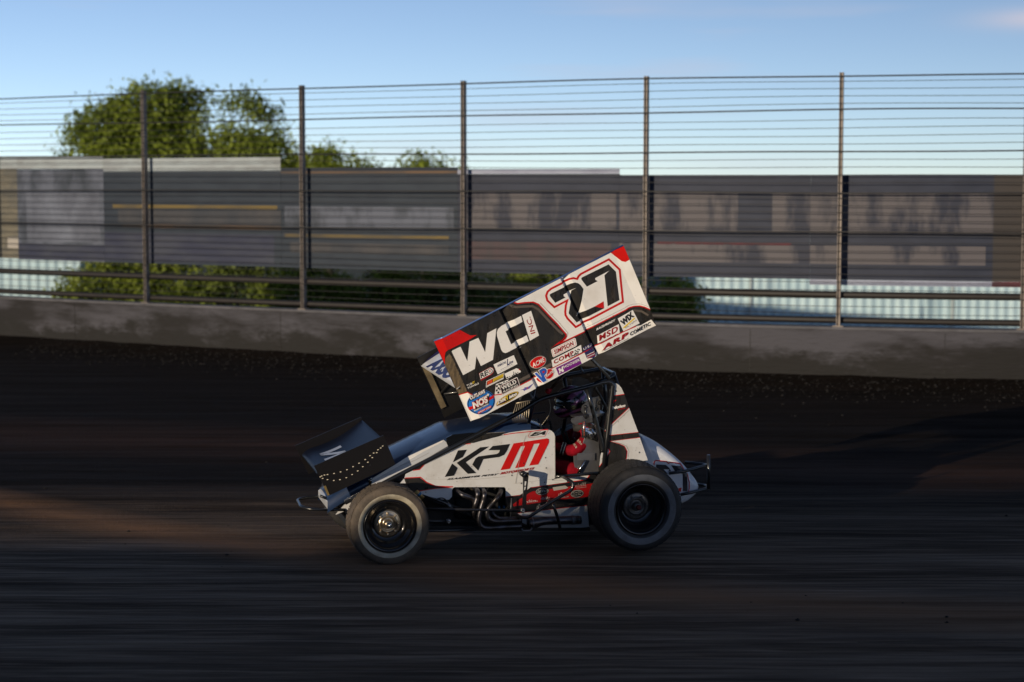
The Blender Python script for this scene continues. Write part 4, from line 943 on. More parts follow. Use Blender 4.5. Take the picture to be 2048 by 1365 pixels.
for n_, bl_, br_, tl_, m_ in ((6, (700, 338), (880, 312), (705, 285), WHITE), (9, (480, 525), (705, 497), (485, 475), WHITE), (6, (752, 472), (930, 448), (752, 425), WHITE), (4, (1085, 395), (1200, 380), (1095, 335), WHITE), (7, (1140, 435), (1280, 418), (1142, 400), GREY),
                              (7, (1345, 350), (1520, 330), (1350, 315), GREY), (7, (1345, 395), (1520, 372), (1348, 362), GREY), (7, (680, 640), (870, 590), (695, 555), WHITE), (8, (955, 610), (1205, 580), (960, 545), TAUPE), (10, (1280, 560), (1550, 522), (1282, 495), TAUPE)):
    scribble(LP, ZF(*bl_), ZF(*br_), ZF(*tl_), n_, m_, 5, n_+int(bl_[0]), .5)
LP.build('lower_side_panel', car)['label'] = 'lower side panel, red and black with small white stickers'

# --- tall tail side panel
T = Panel(-.365)
tp = [(1226.7, 766.8), (1233, 767.5), (1238, 770.5), (1242.6, 776), (1248.7, 789), (1258, 815.7), (1276, 864), (1295, 919), (1295, 922), (1251, 924), (1225, 945), (1198, 948), (1197, 935), (1205, 893), (1208, 862), (1217, 815), (1220, 780)]
T.solid(tp, WBLACK, .012, BLACK)
T.poly([(1226.7, 766.8), (1233, 767.5), (1238, 770.5), (1242.6, 776), (1248.7, 789), (1219.6, 793.3), (1220, 780)], BWHITE, 1); T.stroke([(1219.6, 793.3), (1248.7, 789)], 1.5, RED, 2)
T.poly(zs(ZE, (1248, 775), (1285, 655), (1395, 638), (1300, 745)), RED, 2)
T.text('Nolen', ZE(1310, 818), ZE(1552, 765), ZE(1318, 762), WHITE, 3, .07, .1); T.text('RACING', ZE(1415, 828), ZE(1548, 800), ZE(1420, 805), RED, 3, .03, .1)
T.poly([(1258, 815.7), (1276.4, 864.6), (1222.5, 870.5), (1213.7, 867), (1209.5, 861), (1214, 857)], BWHITE, 1); T.stroke([(1258, 815.7), (1214, 857)], 1.0, RED, 3); T.stroke([(1209.5, 861), (1213.7, 867), (1222.5, 870.8), (1276.6, 864.9)], 1.0, RED, 3)
T.stroke([(1259, 820), (1217, 859)], 1.6, GREY, 2)
T.poly([(1220.3, 883), (1279.7, 875.4), (1295, 919), (1295, 922), (1251, 923), (1253, 916), (1254.4, 903.5), (1249, 893), (1238, 888)], BWHITE, 1)
T.stroke([(1279.7, 875.4), (1220.3, 883), (1238, 888), (1249, 893), (1254.4, 903.5), (1253, 916), (1250, 924)], 1.0, RED, 3); T.stroke([(1228, 883.6), (1242, 887.6), (1253, 892.5), (1258, 903), (1256, 915)], 1.3, GREY, 2)
T.poly([(1206, 893), (1213, 895.5), (1218, 899), (1219.9, 903.5), (1216, 910), (1198.5, 934), (1201, 912)], BWHITE, 1); T.stroke([(1206, 893), (1213, 895.5), (1218, 899), (1219.9, 903.5), (1216, 910), (1198.5, 934)], 1.3, RED, 3)
T.stroke([(1208, 898), (1213, 901), (1214, 904.5), (1203, 919)], 1.2, GREY, 2)
T.dots([ZE(1383, 480), ZL(587, 388), ZL(378, 385)], 1.6, DARK, 3)
specks(T, [(1228, 775), (1248, 800), (1292, 917), (1255, 917), (1220, 860)], 50, 4, MUD)
T.build('tail_side_panel', car)['label'] = 'tall black and white panel beside the driver with small lettering'

# --- tail tank: rounded, widest low
tout = [(1272, 868), (1279.3, 869.3), (1295.3, 875), (1314, 885.5), (1336, 902), (1358, 921.5), (1374.4, 940.3), (1385.4, 954.6), (1390.9, 965.5), (1391.4, 972), (1387.6, 982), (1380, 989.7), (1363.4, 1001.8), (1330, 1010), (1290, 1008), (1262, 990), (1262, 900)]
cen = Vector(P(1320, 955, -.1)); cen.y = 0
oc2 = [P(x, y, -.06) for x, y in catmull([Vector((a, b, 0)) for a, b in tout], 3, True) for x, y in [(x, y)]] if False else [P(v.x, v.y, -.08) for v in catmull([Vector((a, b, 0)) for a, b in tout], 3, True)]
bm = bmesh.new(); rows = []
for yy, sc in ((-.245, .40), (-.25, .70), (-.238, .86), (-.20, .945), (-.14, .985), (-.08, 1.0), (.08, 1.0), (.14, .985), (.20, .945), (.238, .86), (.25, .70), (.245, .40)):
    rows.append([bm.verts.new(Vector((cen.x+(p.x-cen.x)*sc, yy, cen.z+(p.z-cen.z)*sc))) for p in oc2])
for a, b in zip(rows, rows[1:]):
    for k in range(len(a)): f = bm.faces.new((a[k], a[(k+1) % len(a)], b[(k+1) % len(a)], b[k])); f.smooth = True
bm.faces.new(rows[0]); bm.faces.new(rows[-1][::-1]); bmesh.ops.recalc_face_normals(bm, faces=bm.faces[:])
tank = obj('tail_tank', bm, car, mat('tank_white', (.60, .62, .66), .28, coat=.4)); tank['label'] = 'rounded white tail tank with number'
# number on the tank, laid on its skin
from mathutils.bvhtree import BVHTree
bmt = bmesh.new(); bmt.from_mesh(tank.data); bvh = BVHTree.FromBMesh(bmt); bmt.free()
def on_tank(px, py, l):
    o_, d_ = ray(px, py); o_ = CARI @ o_; d_ = (CARI.to_3x3() @ d_).normalized(); h = bvh.ray_cast(o_, d_)
    return (h[0]+h[1]*(.002+.0012*l)) if h[0] is not None else P(px, py, -.25)
TNK = mat('tank_number_black', (.010, .012, .020), .35)
TN = Panel(0, pf=lambda x, y, l: Vector((x, y, l)))
TN.stroke(zs(ZI, (345, 640), (345, 590), (375, 558), (570, 575), (612, 610), (640, 590), (820, 615), (905, 750)), 2.2, RED, 1); TN.stroke(zs(ZI, (950, 790), (985, 950), (985, 1070), (968, 1145)), 1.6, RED, 1)
TN.poly(zs(ZI, (385, 630), (560, 638), (620, 690), (655, 750), (600, 760), (625, 722), (520, 718), (560, 760), (590, 800), (545, 800), (380, 680)), TNK, 1)
TN.poly(zs(ZI, (655, 645), (830, 660), (905, 755), (955, 800), (955, 1120), (872, 1115), (868, 800), (830, 790), (862, 728), (768, 735), (800, 790), (735, 790), (720, 740)), TNK, 1)
TN.poly(zs(ZI, (785, 1065), (850, 1050), (835, 1130), (800, 1120)), RED, 1)
bmesh.ops.triangulate(TN.bm, faces=TN.bm.faces[:]); bmesh.ops.subdivide_edges(TN.bm, edges=TN.bm.edges[:], cuts=5, use_grid_fill=True)
for v in TN.bm.verts: v.co = on_tank(v.co.x, v.co.y, v.co.z)
TN.build('tank_number', car)

# --- rear bumper
tubes('rear_bumper', [([P(1338, 947, -.28), P(1370, 943, -.30), P(1414, 931, -.20), P(1413, 930, .2), P(1370, 925, .30)], .0135),
    ([P(1361, 990, -.28), P(1385, 985, -.30), P(1417, 977, -.2), P(1413, 972, .2), P(1390, 968, .3)], .0135),
    ([P(1417, 910, -.2), P(1417, 978, -.2)], .015), ([P(1417, 911, .2), P(1417, 978, .2)], .012)], car, TUBE, .08)
# --- front bumper
tubes('front_bumper', [([P(690, 1020, -.24), P(625, 1020, -.26), P(602, 1014, -.18), P(594, 1000, .18), P(610, 996, .26), P(660, 992, .24)], .0135),
                       ([P(640, 992, -.2), P(660, 1000, -.2), P(690, 1030, -.2)], .012)], car, TUBE, .08)

# --- front wing
fe = [(628, 932), (767, 871), (791, 929), (657, 992)]
E = Panel(-.46); E.solid(fe, mat('front_plate_black', (.007, .006, .006), .35, bump=.05), .008)
RV = mat('bright_rivet', (.85, .76, .56), .5, metal=.3)
dots = zs(ZK, (767, 300), (750, 316), (728, 331), (692, 358), (717, 355), (662, 380), (681, 396), (622, 412), (644, 434), (571, 442), (602, 471), (522, 471), (560, 506), (471, 496), (514, 536), (418, 514), (466, 562), (364, 527), (413, 578), (310, 536), (362, 585), (285, 540), (310, 578), (262, 548), (270, 568), (250, 555))
for q_ in dots: E.stroke([(q_[0]-1.5, q_[1]+.3), (q_[0]+1.5, q_[1]-.3)], 1.5, RV, 2)
E.ell(ZK(661, 456), 1.7, 1.7, 0, CHROME, 2, 10)
E.poly(zs(ZJ, (485, 450), (525, 440), (590, 600), (555, 615)), GOLD, 1)
E.build('front_wing_endplate', car)
EF = P(590, 892, .46); ER = P(727, 838, .46); e0, e1, e2, e3 = [P(x, y, -.46) for x, y in fe]
bm = bmesh.new(); q = [EF, EF+(e1-e0), EF+(e2-e0), EF+(e3-e0)]
a = [bm.verts.new(p) for p in q]; b = [bm.verts.new(p+Vector((0, .008, 0))) for p in q]
bm.faces.new(a); bm.faces.new(b[::-1])
for i in range(4): bm.faces.new((a[(i+1) % 4], a[i], b[i], b[(i+1) % 4]))
obj('front_wing_endplate', bm, car, MATS['front_plate_black'])
fc = (e1-e0).normalized(); fn = Vector((-fc.z, 0, fc.x)); fn = fn if fn.z > 0 else -fn
F0 = P(634, 948, -.46); CH = (e1-e0).length*.96
def fh(t): return .035*math.sin(min(1, t*6)*math.pi/2)+.035*t**2.5-.03*math.sin(math.pi*t)
bm = bmesh.new(); rows = []; sec = [(k/18*CH, fh(k/18)) for k in range(19)]+[(t*CH, fh(t)-.03*math.sin(math.pi*t)-.012) for t in [k/12 for k in range(12, -1, -1)]]
for y in np.linspace(-.455, .455, 5): rows.append([bm.verts.new(Vector((F0.x, float(y), F0.z))+fc*u+fn*v) for u, v in sec])
for a, b in zip(rows, rows[1:]):
    for k in range(len(sec)): j = (k+1) % len(sec); f = bm.faces.new((a[k], b[k], b[j], a[j])); f.smooth = True
bmesh.ops.recalc_face_normals(bm, faces=bm.faces[:]); obj('front_wing_foil', bm, car, SATIN)
FW = Panel(0, pf=lambda x, y, l: Vector((F0.x, x, F0.z))+fc*(y*CH)+fn*(fh(y)+.003))
def slab(P_, x0, x1, ya, yb, m, sk=0):
    for k in range(6):
        t0, t1 = k/6, (k+1)/6; y0_, y1_ = ya+(yb-ya)*t0, ya+(yb-ya)*t1
        P_.poly([(x0+sk*t0, y0_), (x1+sk*t0, y0_), (x1+sk*t1, y1_), (x0+sk*t1, y1_)], m, 1)
FWW = mat('pale_blue_white', (.34, .38, .46), .35)
slab(FW, .02, .11, .20, .52, FWW); slab(FW, -.24, -.15, .20, .52, FWW); slab(FW, .02, .11, .20, .52, FWW, -.26)
FW.build('front_wing_letter', car)
tubes('front_wing_post', [([P(657, 965, -.2), P(668, 1015, -.2)], .010), ([P(742, 940, -.25), P(741, 965, -.25)], .012), ([P(657, 960, .2), P(665, 1000, .2)], .010)], car, TUBE)
bm = bmesh.new(); add_lathe(bm, [(.001, -.03), (.018, -.03), (.018, .03), (.001, .03)], P(741, 959, -.30), 12); add_box(bm, P(740, 968, -.30), (.03, .03, .05)); obj('wing_slider_clamp', bm, car, CHROME)

# --- roll cage and frame
nr = -.37
tubes('roll_cage', [
    ([P(690, 1006, -.3), P(780, 960, -.34), P(902, 897, nr), P(1041, 824, nr), P(1080, 799, nr), P(1135, 784, nr), P(1174.5, 774.5, nr), P(1206, 765.5, nr), P(1219, 764, nr), P(1226, 769, nr), P(1216, 860, nr), P(1205, 950, nr)], .0195),
    ([P(780, 925, .3), P(900, 858, .36), P(1000, 805, .36), P(1060, 775, .36), P(1127, 752, .36), P(1200, 739, .36), P(1207, 738, .35), P(1228, 748, -.30), P(1226, 753, -.34), P(1190, 768, -.36)], .0185),
    ([P(1228, 750, -.30), P(1242, 790, -.33), P(1290, 930, -.30)], .016),
    ([P(1206, 740, .34), P(1212, 800, .34), P(1190, 910, .34)], .018),
    ([P(1174, 777, nr), P(1187, 825, nr), P(1205, 893, nr), P(1206, 905, nr)], .019),
    ([P(1070, 800, -.36), P(1062, 830, -.30), P(1052, 868, -.30)], .014),
    ([P(1128, 754, .36), P(1136, 800, .36), P(1125, 870, .36)], .018),
    ([P(1075, 800, -.36), P(1048, 772, .36)], .015),
    ([P(1075, 838, -.25), P(1088, 868, -.25)], .009),
    ([P(1188, 770, nr), P(1240, 870, .3)], .012),
    ([P(1110, 954, nr), P(1150, 950, nr), P(1205, 945.5, nr)], .0125),
    ([P(840, 985, -.33), P(870, 999, -.35), P(925, 1020, -.36)], .014),
    ([P(690, 1040, -.3), P(850, 1062, -.3), P(960, 1059, -.3), P(1180, 1058, -.3)], .014),
    ([P(690, 1030, .3), P(1180, 1035, .3)], .014)], car, TUBE, .06, 12)
# near cage to far cage fillers
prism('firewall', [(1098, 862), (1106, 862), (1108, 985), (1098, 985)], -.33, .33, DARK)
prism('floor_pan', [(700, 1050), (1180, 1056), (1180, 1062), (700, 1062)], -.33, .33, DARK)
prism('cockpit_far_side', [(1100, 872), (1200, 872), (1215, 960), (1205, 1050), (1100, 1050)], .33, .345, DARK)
# headrest shield behind helmet on the far side, mottled tan
prism('cage_shield', [(1146, 757), (1160, 754), (1176, 760), (1186, 772), (1184, 792), (1140, 792)], .37, .378, mat('cage_shield_tan', (.11, .088, .062), .6, col2=(.035, .03, .024), vscale=9))

# --- wing struts, ram
bm = bmesh.new()
def strut(bm, a, b, r, mi=0): add_tube(bm, [a, b], r, 10, mi)
strut(bm, P(1180, 715, -.5), P(1219, 757, -.38), .014); obj('wing_strut', bm, car, TAN)
bm = bmesh.new(); strut(bm, P(1186, 722, .4), P(1215, 748, .34), .012); obj('wing_strut', bm, car, TAN)
bm = bmesh.new(); a, b = P(1134, 746, -.2), P(1096, 783, -.2); strut(bm, a, a.lerp(b, .92), .013); obj('wing_ram', bm, car, mat('ram_bronze', (.10, .06, .045), .35, metal=.7))
bm = bmesh.new(); add_lathe(bm, [(.001, -.02), (.022, -.02), (.022, .02), (.001, .02)], b, 12); add_box(bm, P(1098, 781, -.2), (.04, .03, .03), bev=.006); obj('ram_fitting', bm, car, REDAN)
tubes('wing_post', [([P(1060, 780, -.3), P(1066, 803, -.34)], .009), ([P(1070, 778, -.3), P(1066, 803, -.34)], .009), ([P(1052, 770, .3), P(1040, 800, .34)], .010), ([P(1160, 735, -.1), P(1168, 748, -.1)], .012)], car, ALUD)
# cable hanging in front of the driver
tubes('brake_line', [(catmull([P(1097, 796, -.3), P(1101, 812, -.3), P(1098, 830, -.3), P(1084, 850, -.3)], 5), .003)], car, TAN, .0)
# rock screen
bm = bmesh.new()
for k in range(8):
    t = k/7; add_tube(bm, [P(1033+26*t, 806-4*t, -.1+.35*t*0), P(1020+36*t, 850+8*t, -.1)], .0035, 6)
add_tube(bm, [P(1032, 807, -.1), P(1062, 801, -.1)], .005, 6); add_tube(bm, [P(1018, 852, -.1), P(1058, 858, -.1)], .005, 6)
obj('rock_screen', bm, car, TAN)
tubes('dash_bar', [([P(1008, 836, .3), P(1090, 825, .3)], .006), ([P(1066, 803, -.34), P(1058, 845, -.33)], .012)], car, SATIN)

# --- engine, headers
bm = bmesh.new()
add_box(bm, P(960, 990, 0), (.52, .40, .34), bev=.03); add_box(bm, P(955, 982, -.21), (.44, .08, .10), bev=.015)
for k in range(7): add_box(bm, P(915+k*15, 975, -.26), (.012, .03, .05), rot=Matrix.Rotation(R(25), 3, 'Y'), mi=1)
obj('engine_block', bm, car, [DARK, mat('dull_fitting', (.16, .14, .11), .4, metal=.8)])
bm = bmesh.new()
yh = -.42
def hp_(pts, r, y=yh): add_tube(bm, catmull([P(*ZG(a, b), y if len(q) == 0 else q[0]) for a, b, *q in pts], 6), r, 14)
hp_([(820, 250, -.30), (880, 310, -.36), (980, 375), (1100, 415), (1185, 460), (1215, 560), (1190, 700), (1190, 790, -.40), (1280, 850, -.38)], .0205)
hp_([(1185, 235, -.30), (1235, 270, -.36), (1262, 340), (1250, 440), (1215, 560), (1185, 680, -.40)], .0215, -.43)
hp_([(1315, 250, -.30), (1365, 290, -.37), (1388, 360), (1368, 480), (1330, 600), (1300, 720), (1285, 830), (1310, 930), (1400, 985), (1560, 985), (1800, 970), (2080, 955)], .0215, -.45)
hp_([(1705, 250, -.30), (1690, 310, -.37), (1640, 410), (1550, 520), (1465, 620), (1438, 720), (1470, 810), (1560, 862), (1700, 862), (2080, 845)], .0215, -.44)
hp_([(1515, 670, -.38), (1560, 740), (1630, 795), (1750, 812), (2080, 800)], .017, -.40)
obj('exhaust_header', bm, car, STEEL)
bm = bmesh.new()
a = [P(*ZF(*p), -.44) for p in ((20, 895), (500, 880), (640, 900))]
add_tube(bm, catmull([P(*ZF(520, 905), -.44), P(*ZF(680, 885), -.44), P(*ZF(800, 862), -.44), P(*ZF(1000, 850), -.44), P(*ZF(1300, 845), -.44), P(*ZF(1480, 842), -.44)], 4), [.050, .050, .049, .047, .045, .043, .040, .038, .037, .036]+[.035]*11, 20)
obj('exhaust_collector', bm, car, STEEL)
bm = bmesh.new(); add_tube(bm, [P(*ZF(1330, 845), -.44), P(*ZF(1395, 844), -.44)], .0375, 20); obj('exhaust_clamp', bm, car, ALUD); bm = bmesh.new(); add_tube(bm, [P(*ZF(590, 900), -.44), P(*ZF(612, 898), -.44)], .052, 20); obj('exhaust_clamp', bm, car, ALUD)
bm = bmesh.new(); add_tube(bm, [P(*ZF(1440, 843), -.44), P(*ZF(1505, 842), -.44)], .036, 20, 0); obj('exhaust_tip', bm, car, BLACK)
bm = bmesh.new(); add_tube(bm, [P(*ZF(400, 1000), -.5), P(*ZF(430, 1045), -.5), P(*ZF(560, 1040), -.5), P(*ZF(600, 985), -.5)], .007, 8); obj('header_bracket', bm, car, ALUD)

# --- rods, arms, bars on the near side
tubes('radius_rod', [([P(852, 1018.5, -.54), P(1041, 1021.5, -.54)], .0115)], car, mat('rod_anodized', (.06, .06, .065), .3, metal=.8))
tubes('drag_link', [([P(840, 1042.5, -.5), P(893, 1043, -.5)], .011)], car, TUBE)
tubes('lower_rod', [([P(700, 1063, -.42), P(856, 1062.5, -.42), P(950, 1059.5, -.42)], .011)], car, TUBE)
for c_ in (P(1045, 1021.5, -.545), P(897, 1043, -.5)):
    bm = bmesh.new(); add_lathe(bm, [(.001, -.02), (.019, -.02), (.021, 0), (.019, .02), (.001, .02)], c_, 16); obj('rod_end', bm, car, ALU)
A_ = Panel(-.52); A_.solid(zs(ZH, (1520, 660), (1548, 640), (1625, 655), (1620, 700), (1600, 900), (1590, 1000), (1588, 1130), (1550, 1150), (1535, 1130), (1548, 900), (1545, 720)), BLACK, .018)
A_.poly(zs(ZF, (462, 120), (492, 125), (478, 205), (455, 200)), BWHITE, 1); A_.poly(zs(ZF, (455, 225), (480, 222), (470, 275), (448, 290)), BWHITE, 1); A_.dots([ZH(1608, 688)], 1.2, GOLD, 2); A_.build('torsion_arm', car)
bm = bmesh.new(); add_lathe(bm, [(.001, -.03), (.026, -.03), (.026, .06), (.001, .06)], P(*ZH(1545, 670), -.50), 18); obj('torsion_stop', bm, car, TUBE)
nb = [P(*ZF(*p), y) for p, y in (((1130, 25), -.37), ((1200, 50), -.50), ((1330, 130), -.58), ((1362, 190), -.60), ((1320, 285), -.60), ((1150, 390), -.60), ((950, 510), -.60), ((780, 620), -.60), ((600, 745), -.60), ((500, 795), -.58), ((400, 790), -.52), ((320, 755), -.40))]
tubes('nerf_bar', [(catmull(nb, 4), .0145), ([P(*ZF(900, 450), -.37), P(*ZF(920, 500), -.60)], .013), ([P(*ZF(985, 540), -.60), P(*ZF(1060, 760), -.56), P(*ZF(1120, 990), -.5)], .0135)], car, TUBE, .03, 12)
tubes('support_rod', [([P(*ZG(1890, 440), -.40), P(*ZG(1870, 800), -.40)], .006)], car, ALUD)
bm = bmesh.new()
sa, sb = P(832, 983, -.42), P(846, 997, -.42)
add_tube(bm, [sa, sb], .018, 12, 0); add_tube(bm, [sa.lerp(sb, .3), sa.lerp(sb, .55)], .024, 12, 1); add_tube(bm, [P(838, 990, -.3), P(960, 1040, -.3)], .02, 10, 2)
obj('front_shock', bm, car, [GOLD, BLUEAN, BLACK])
bm = bmesh.new(); add_tube(bm, [P(895, 1007, -.45), P(904, 1019, -.45)], .014, 10); obj('rod_clamp', bm, car, ALUD)
bm = bmesh.new(); add_tube(bm, catmull([P(873, 999, -.4), P(882, 996.5, -.42), P(890, 999, -.42), P(897, 1006, -.43)], 4), .006, 8); obj('brake_hose', bm, car, TUBE)
for px in (998, 1008):
    bm = bmesh.new(); add_tube(bm, [P(px, 1012, -.3), P(px, 1019, -.3)], .010, 10); obj('hose_fitting', bm, car, BLUEAN)
# shadowy belly parts
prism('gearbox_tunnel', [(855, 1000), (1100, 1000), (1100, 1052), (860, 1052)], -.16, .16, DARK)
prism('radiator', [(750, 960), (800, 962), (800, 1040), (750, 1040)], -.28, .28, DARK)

# --- seat and its metal
prism('seat_back', [(1176, 858), (1196, 862), (1203, 950), (1152, 952), (1148, 925), (1147, 905), (1163, 895)], -.26, -.245, ALUD, bev=.003)
prism('seat_frame', [(1154, 907), (1190, 907), (1190, 921), (1156, 921)], -.275, -.262, mat('seat_bracket_alu', (.26, .26, .27), .35, metal=.8))
tubes('seat_strut', [([P(1170, 921, -.285), P(1154, 950, -.285)], .011)], car, CHROME)
prism('seat_shell', [(1185, 850), (1206, 858), (1205, 950), (1170, 955)], -.22, .22, BLACK)
prism('head_restraint', [(1182, 797), (1202, 792), (1200, 824), (1188, 840), (1176, 832)], -.20, -.192, ALU, bev=.002)
bm = bmesh.new()
for q_, r_ in (((1198, 806), .020), ((1192, 818), .016)): add_lathe(bm, [(.001, -.003), (r_, -.003), (r_, .003), (.001, .003)], P(*q_, -.208), 18)
obj('restraint_hole', bm, car, DARK)
prism('head_restraint_tray', [(1148, 834), (1211, 826), (1206, 832), (1186, 836), (1150, 838)], -.26, .1, ALU, bev=.003)
bm = bmesh.new(); c_ = P(1156, 843, -.265); a = [P(*ZE(*q_), -.265) for q_ in ((585, 970), (950, 965), (955, 1050), (720, 1060), (690, 1085), (640, 1090), (590, 1065), (562, 1020))]
va = [bm.verts.new(p) for p in a]; vb = [bm.verts.new(p+Vector((0, .006, 0))) for p in a]; bm.faces.new(va); bm.faces.new(vb[::-1])
for i in range(len(va)): bm.faces.new((va[(i+1) % len(va)], va[i], vb[i], vb[(i+1) % len(va)]))
obj('head_support_paddle', bm, car, ALU)
prism('head_restraint_side', [(1164, 812), (1182, 797), (1192, 797), (1189, 832), (1170, 833), (1162, 822)], -.22, -.214, ALU)
tubes('seat_damper', [([P(1168, 842, -.42), P(1168, 874, -.42)], .013)], car, ALU)
D_ = Panel(-.436); 
for k in range(7): D_.ell((1168.3, 845+k*4.2), 1.0, 1.0, 0, ORANGE, 0, 6)
D_.build('damper_lettering', car)
bm = bmesh.new(); add_tube(bm, [P(1171, 814, -.42), P(1172, 838, -.42)], .012, 10); add_box(bm, P(1172, 832, -.42), (.045, .04, .035), bev=.008); add_lathe(bm, [(.001, -.015), (.014, -.015), (.014, .015), (.001, .015)], P(1171.5, 814, -.42), 12); obj('damper_mount', bm, car, BLACK)
# shoulder guard: dented shiny plate
bm = bmesh.new(); gp = [(1163, 857), (1172, 856), (1184, 858), (1191, 863), (1194, 874), (1196, 885), (1186, 881), (1176, 878), (1163, 876)]
ctrp = P(1178, 867, -.33)
va = [bm.verts.new(P(x, y, -.31)) for x, y in gp]; vc = [bm.verts.new(P(x, y, -.31).lerp(ctrp, .55)+Vector((0, random.uniform(-.014, .008), 0))) for x, y in gp]; vm = bm.verts.new(ctrp)
for i in range(len(gp)):
    j = (i+1) % len(gp); bm.faces.new((va[i], va[j], vc[j], vc[i])); bm.faces.new((vc[i], vc[j], vm))
for f in bm.faces: f.smooth = True
obj('shoulder_guard', bm, car, mat('dented_aluminium', (.72, .70, .66), .18, metal=1, bump=.5, bscale=14))
tubes('steering_wheel', [(catmull([P(1092, 880, 0)+Vector((.02*math.cos(t), .17*math.sin(t), .17*math.cos(t))) for t in [2*math.pi*k/16 for k in range(17)]], 2), .011)], car, DARK, 0)
tubes('steering_shaft', [([P(1092, 880, 0), P(1040, 905, 0)], .012)], car, DARK)

# ================================================================== DRIVER
hc = P(1143, 806, 0)
drv = empty('person', (0, 0, 0), 'driver seated in the race car in a red suit and dark helmet', 'person', mtx=CAR @ Matrix.Translation((hc.x+.12, 0, 0)))
DI = Matrix.Translation((-(hc.x+.12), 0, 0))
bm = bmesh.new(); lay = bm.verts.layers.skin.verify()
def sv(p, r):
    v = bm.verts.new(DI @ Vector(p)); v[lay].radius = (r, r if not isinstance(r, tuple) else r); return v
hip = P(1178, 945, 0); chest = P(1176, 890, 0); neck = P(1166, 852, 0); sh = P(1170, 868, 0)
root = sv(hip, .15); root[lay].use_root = True
v1 = sv(hip.lerp(chest, .5), .145); v2 = sv(chest, .165); v3 = sv(sh, .12); v4 = sv(neck, .065); v5 = sv(hc+Vector((.02, 0, -.01)), .09)
for a, b in ((root, v1), (v1, v2), (v2, v3), (v3, v4), (v4, v5)): bm.edges.new((a, b))
for s_ in (-1, 1):
    S0 = sh+Vector((0, s_*.16, -.02)); EL = P(1148, 904, s_*.25) if s_ < 0 else Vector((P(1148, 904, -.25).x, .25, P(1148, 904, -.25).z)); WR = P(1108, 892, -.19); WR = Vector((WR.x, s_*.19, WR.z)); HN = WR+Vector((-.07, -s_*.01, .02))
    a = sv(S0, .085); b = sv(S0.lerp(EL, .5), .066); c = sv(EL, .056); d = sv(EL.lerp(WR, .5), .050); e = sv(WR, .034)
    h1 = sv(HN, .030)
    for p_, q_ in ((v3, a), (a, b), (b, c), (c, d), (d, e), (e, h1)): bm.edges.new((p_, q_))
    # five gloved fingers closed round the wheel rim
    for k, (dz, ln) in enumerate(((.028, .036), (.010, .042), (-.008, .040), (-.026, .032))):
        f0 = sv(HN+Vector((-.022, 0, dz)), .0095); f1 = sv(HN+Vector((-.022-ln*.7, s_*.004, dz+.004)), .009); f2 = sv(HN+Vector((-.022-ln*.8, -s_*.030, dz)), .0085); f3 = sv(HN+Vector((-.022-ln*.25, -s_*.042, dz-.002)), .008)
        for p_, q_ in ((h1, f0), (f0, f1), (f1, f2), (f2, f3)): bm.edges.new((p_, q_))
    t0 = sv(HN+Vector((.0, -s_*.026, .024)), .011); t1 = sv(HN+Vector((-.03, -s_*.042, .034)), .0095); t2 = sv(HN+Vector((-.05, -s_*.045, .022)), .009)
    for p_, q_ in ((h1, t0), (t0, t1), (t1, t2)): bm.edges.new((p_, q_))
    K = P(1105, 930, -.15); K = Vector((K.x, s_*.15, K.z)); AN = P(1020, 1000, -.12); AN = Vector((AN.x, s_*.12, AN.z))
    l0 = sv(hip+Vector((-.06, s_*.10, 0)), .10); l1 = sv(hip.lerp(K, .55)+Vector((0, s_*.13, .0)), .085); l2 = sv(K, .065); l3 = sv(K.lerp(AN, .45), .056); l4 = sv(AN, .042); l5 = sv(AN+Vector((-.16, 0, -.02+.05)), .035)
    for p_, q_ in ((root, l0), (l0, l1), (l1, l2), (l2, l3), (l3, l4), (l4, l5)): bm.edges.new((p_, q_))
me = bpy.data.meshes.new('driver_body'); bm.to_mesh(me); bm.free()
body = obj('driver_body', me, drv, SUIT); sm = body.modifiers.new('skin', 'SKIN'); sm.use_smooth_shade = True
ss = body.modifiers.new('sub', 'SUBSURF'); ss.levels = 2; ss.render_levels = 2
# bake the modifiers so that the mesh stands on its own
dg = bpy.context.evaluated_depsgraph_get(); dg.update(); ev = body.evaluated_get(dg); nm = bpy.data.meshes.new_from_object(ev); body.modifiers.clear(); body.data = nm
nm.materials.clear(); nm.materials.append(SUIT); nm.materials.append(SUITB)
for p in nm.polygons: p.use_smooth = True
def child(name, bm, m): 
    o = obj(name, bm, drv, m)
    for v in o.data.vertices: v.co = DI @ v.co
    return o
# suit trim on the near arm: black band with cream piping, printed patch
S0 = sh+Vector((0, -.16, -.02)); EL = P(1148, 904, -.25); WRn = P(1108, 892, -.19)
def ringband(t0, t1, r, m, name):
    bm = bmesh.new(); a = EL.lerp(WRn, t0); b = EL.lerp(WRn, t1); add_tube(bm, [a, b], r, 20, caps=False); return child(name, bm, m)
ringband(.50, .60, .0545, SUITB, 'sleeve_band'); ringband(.46, .50, .055, SUITW, 'sleeve_piping'); ringband(.60, .63, .0545, SUITW, 'sleeve_piping')
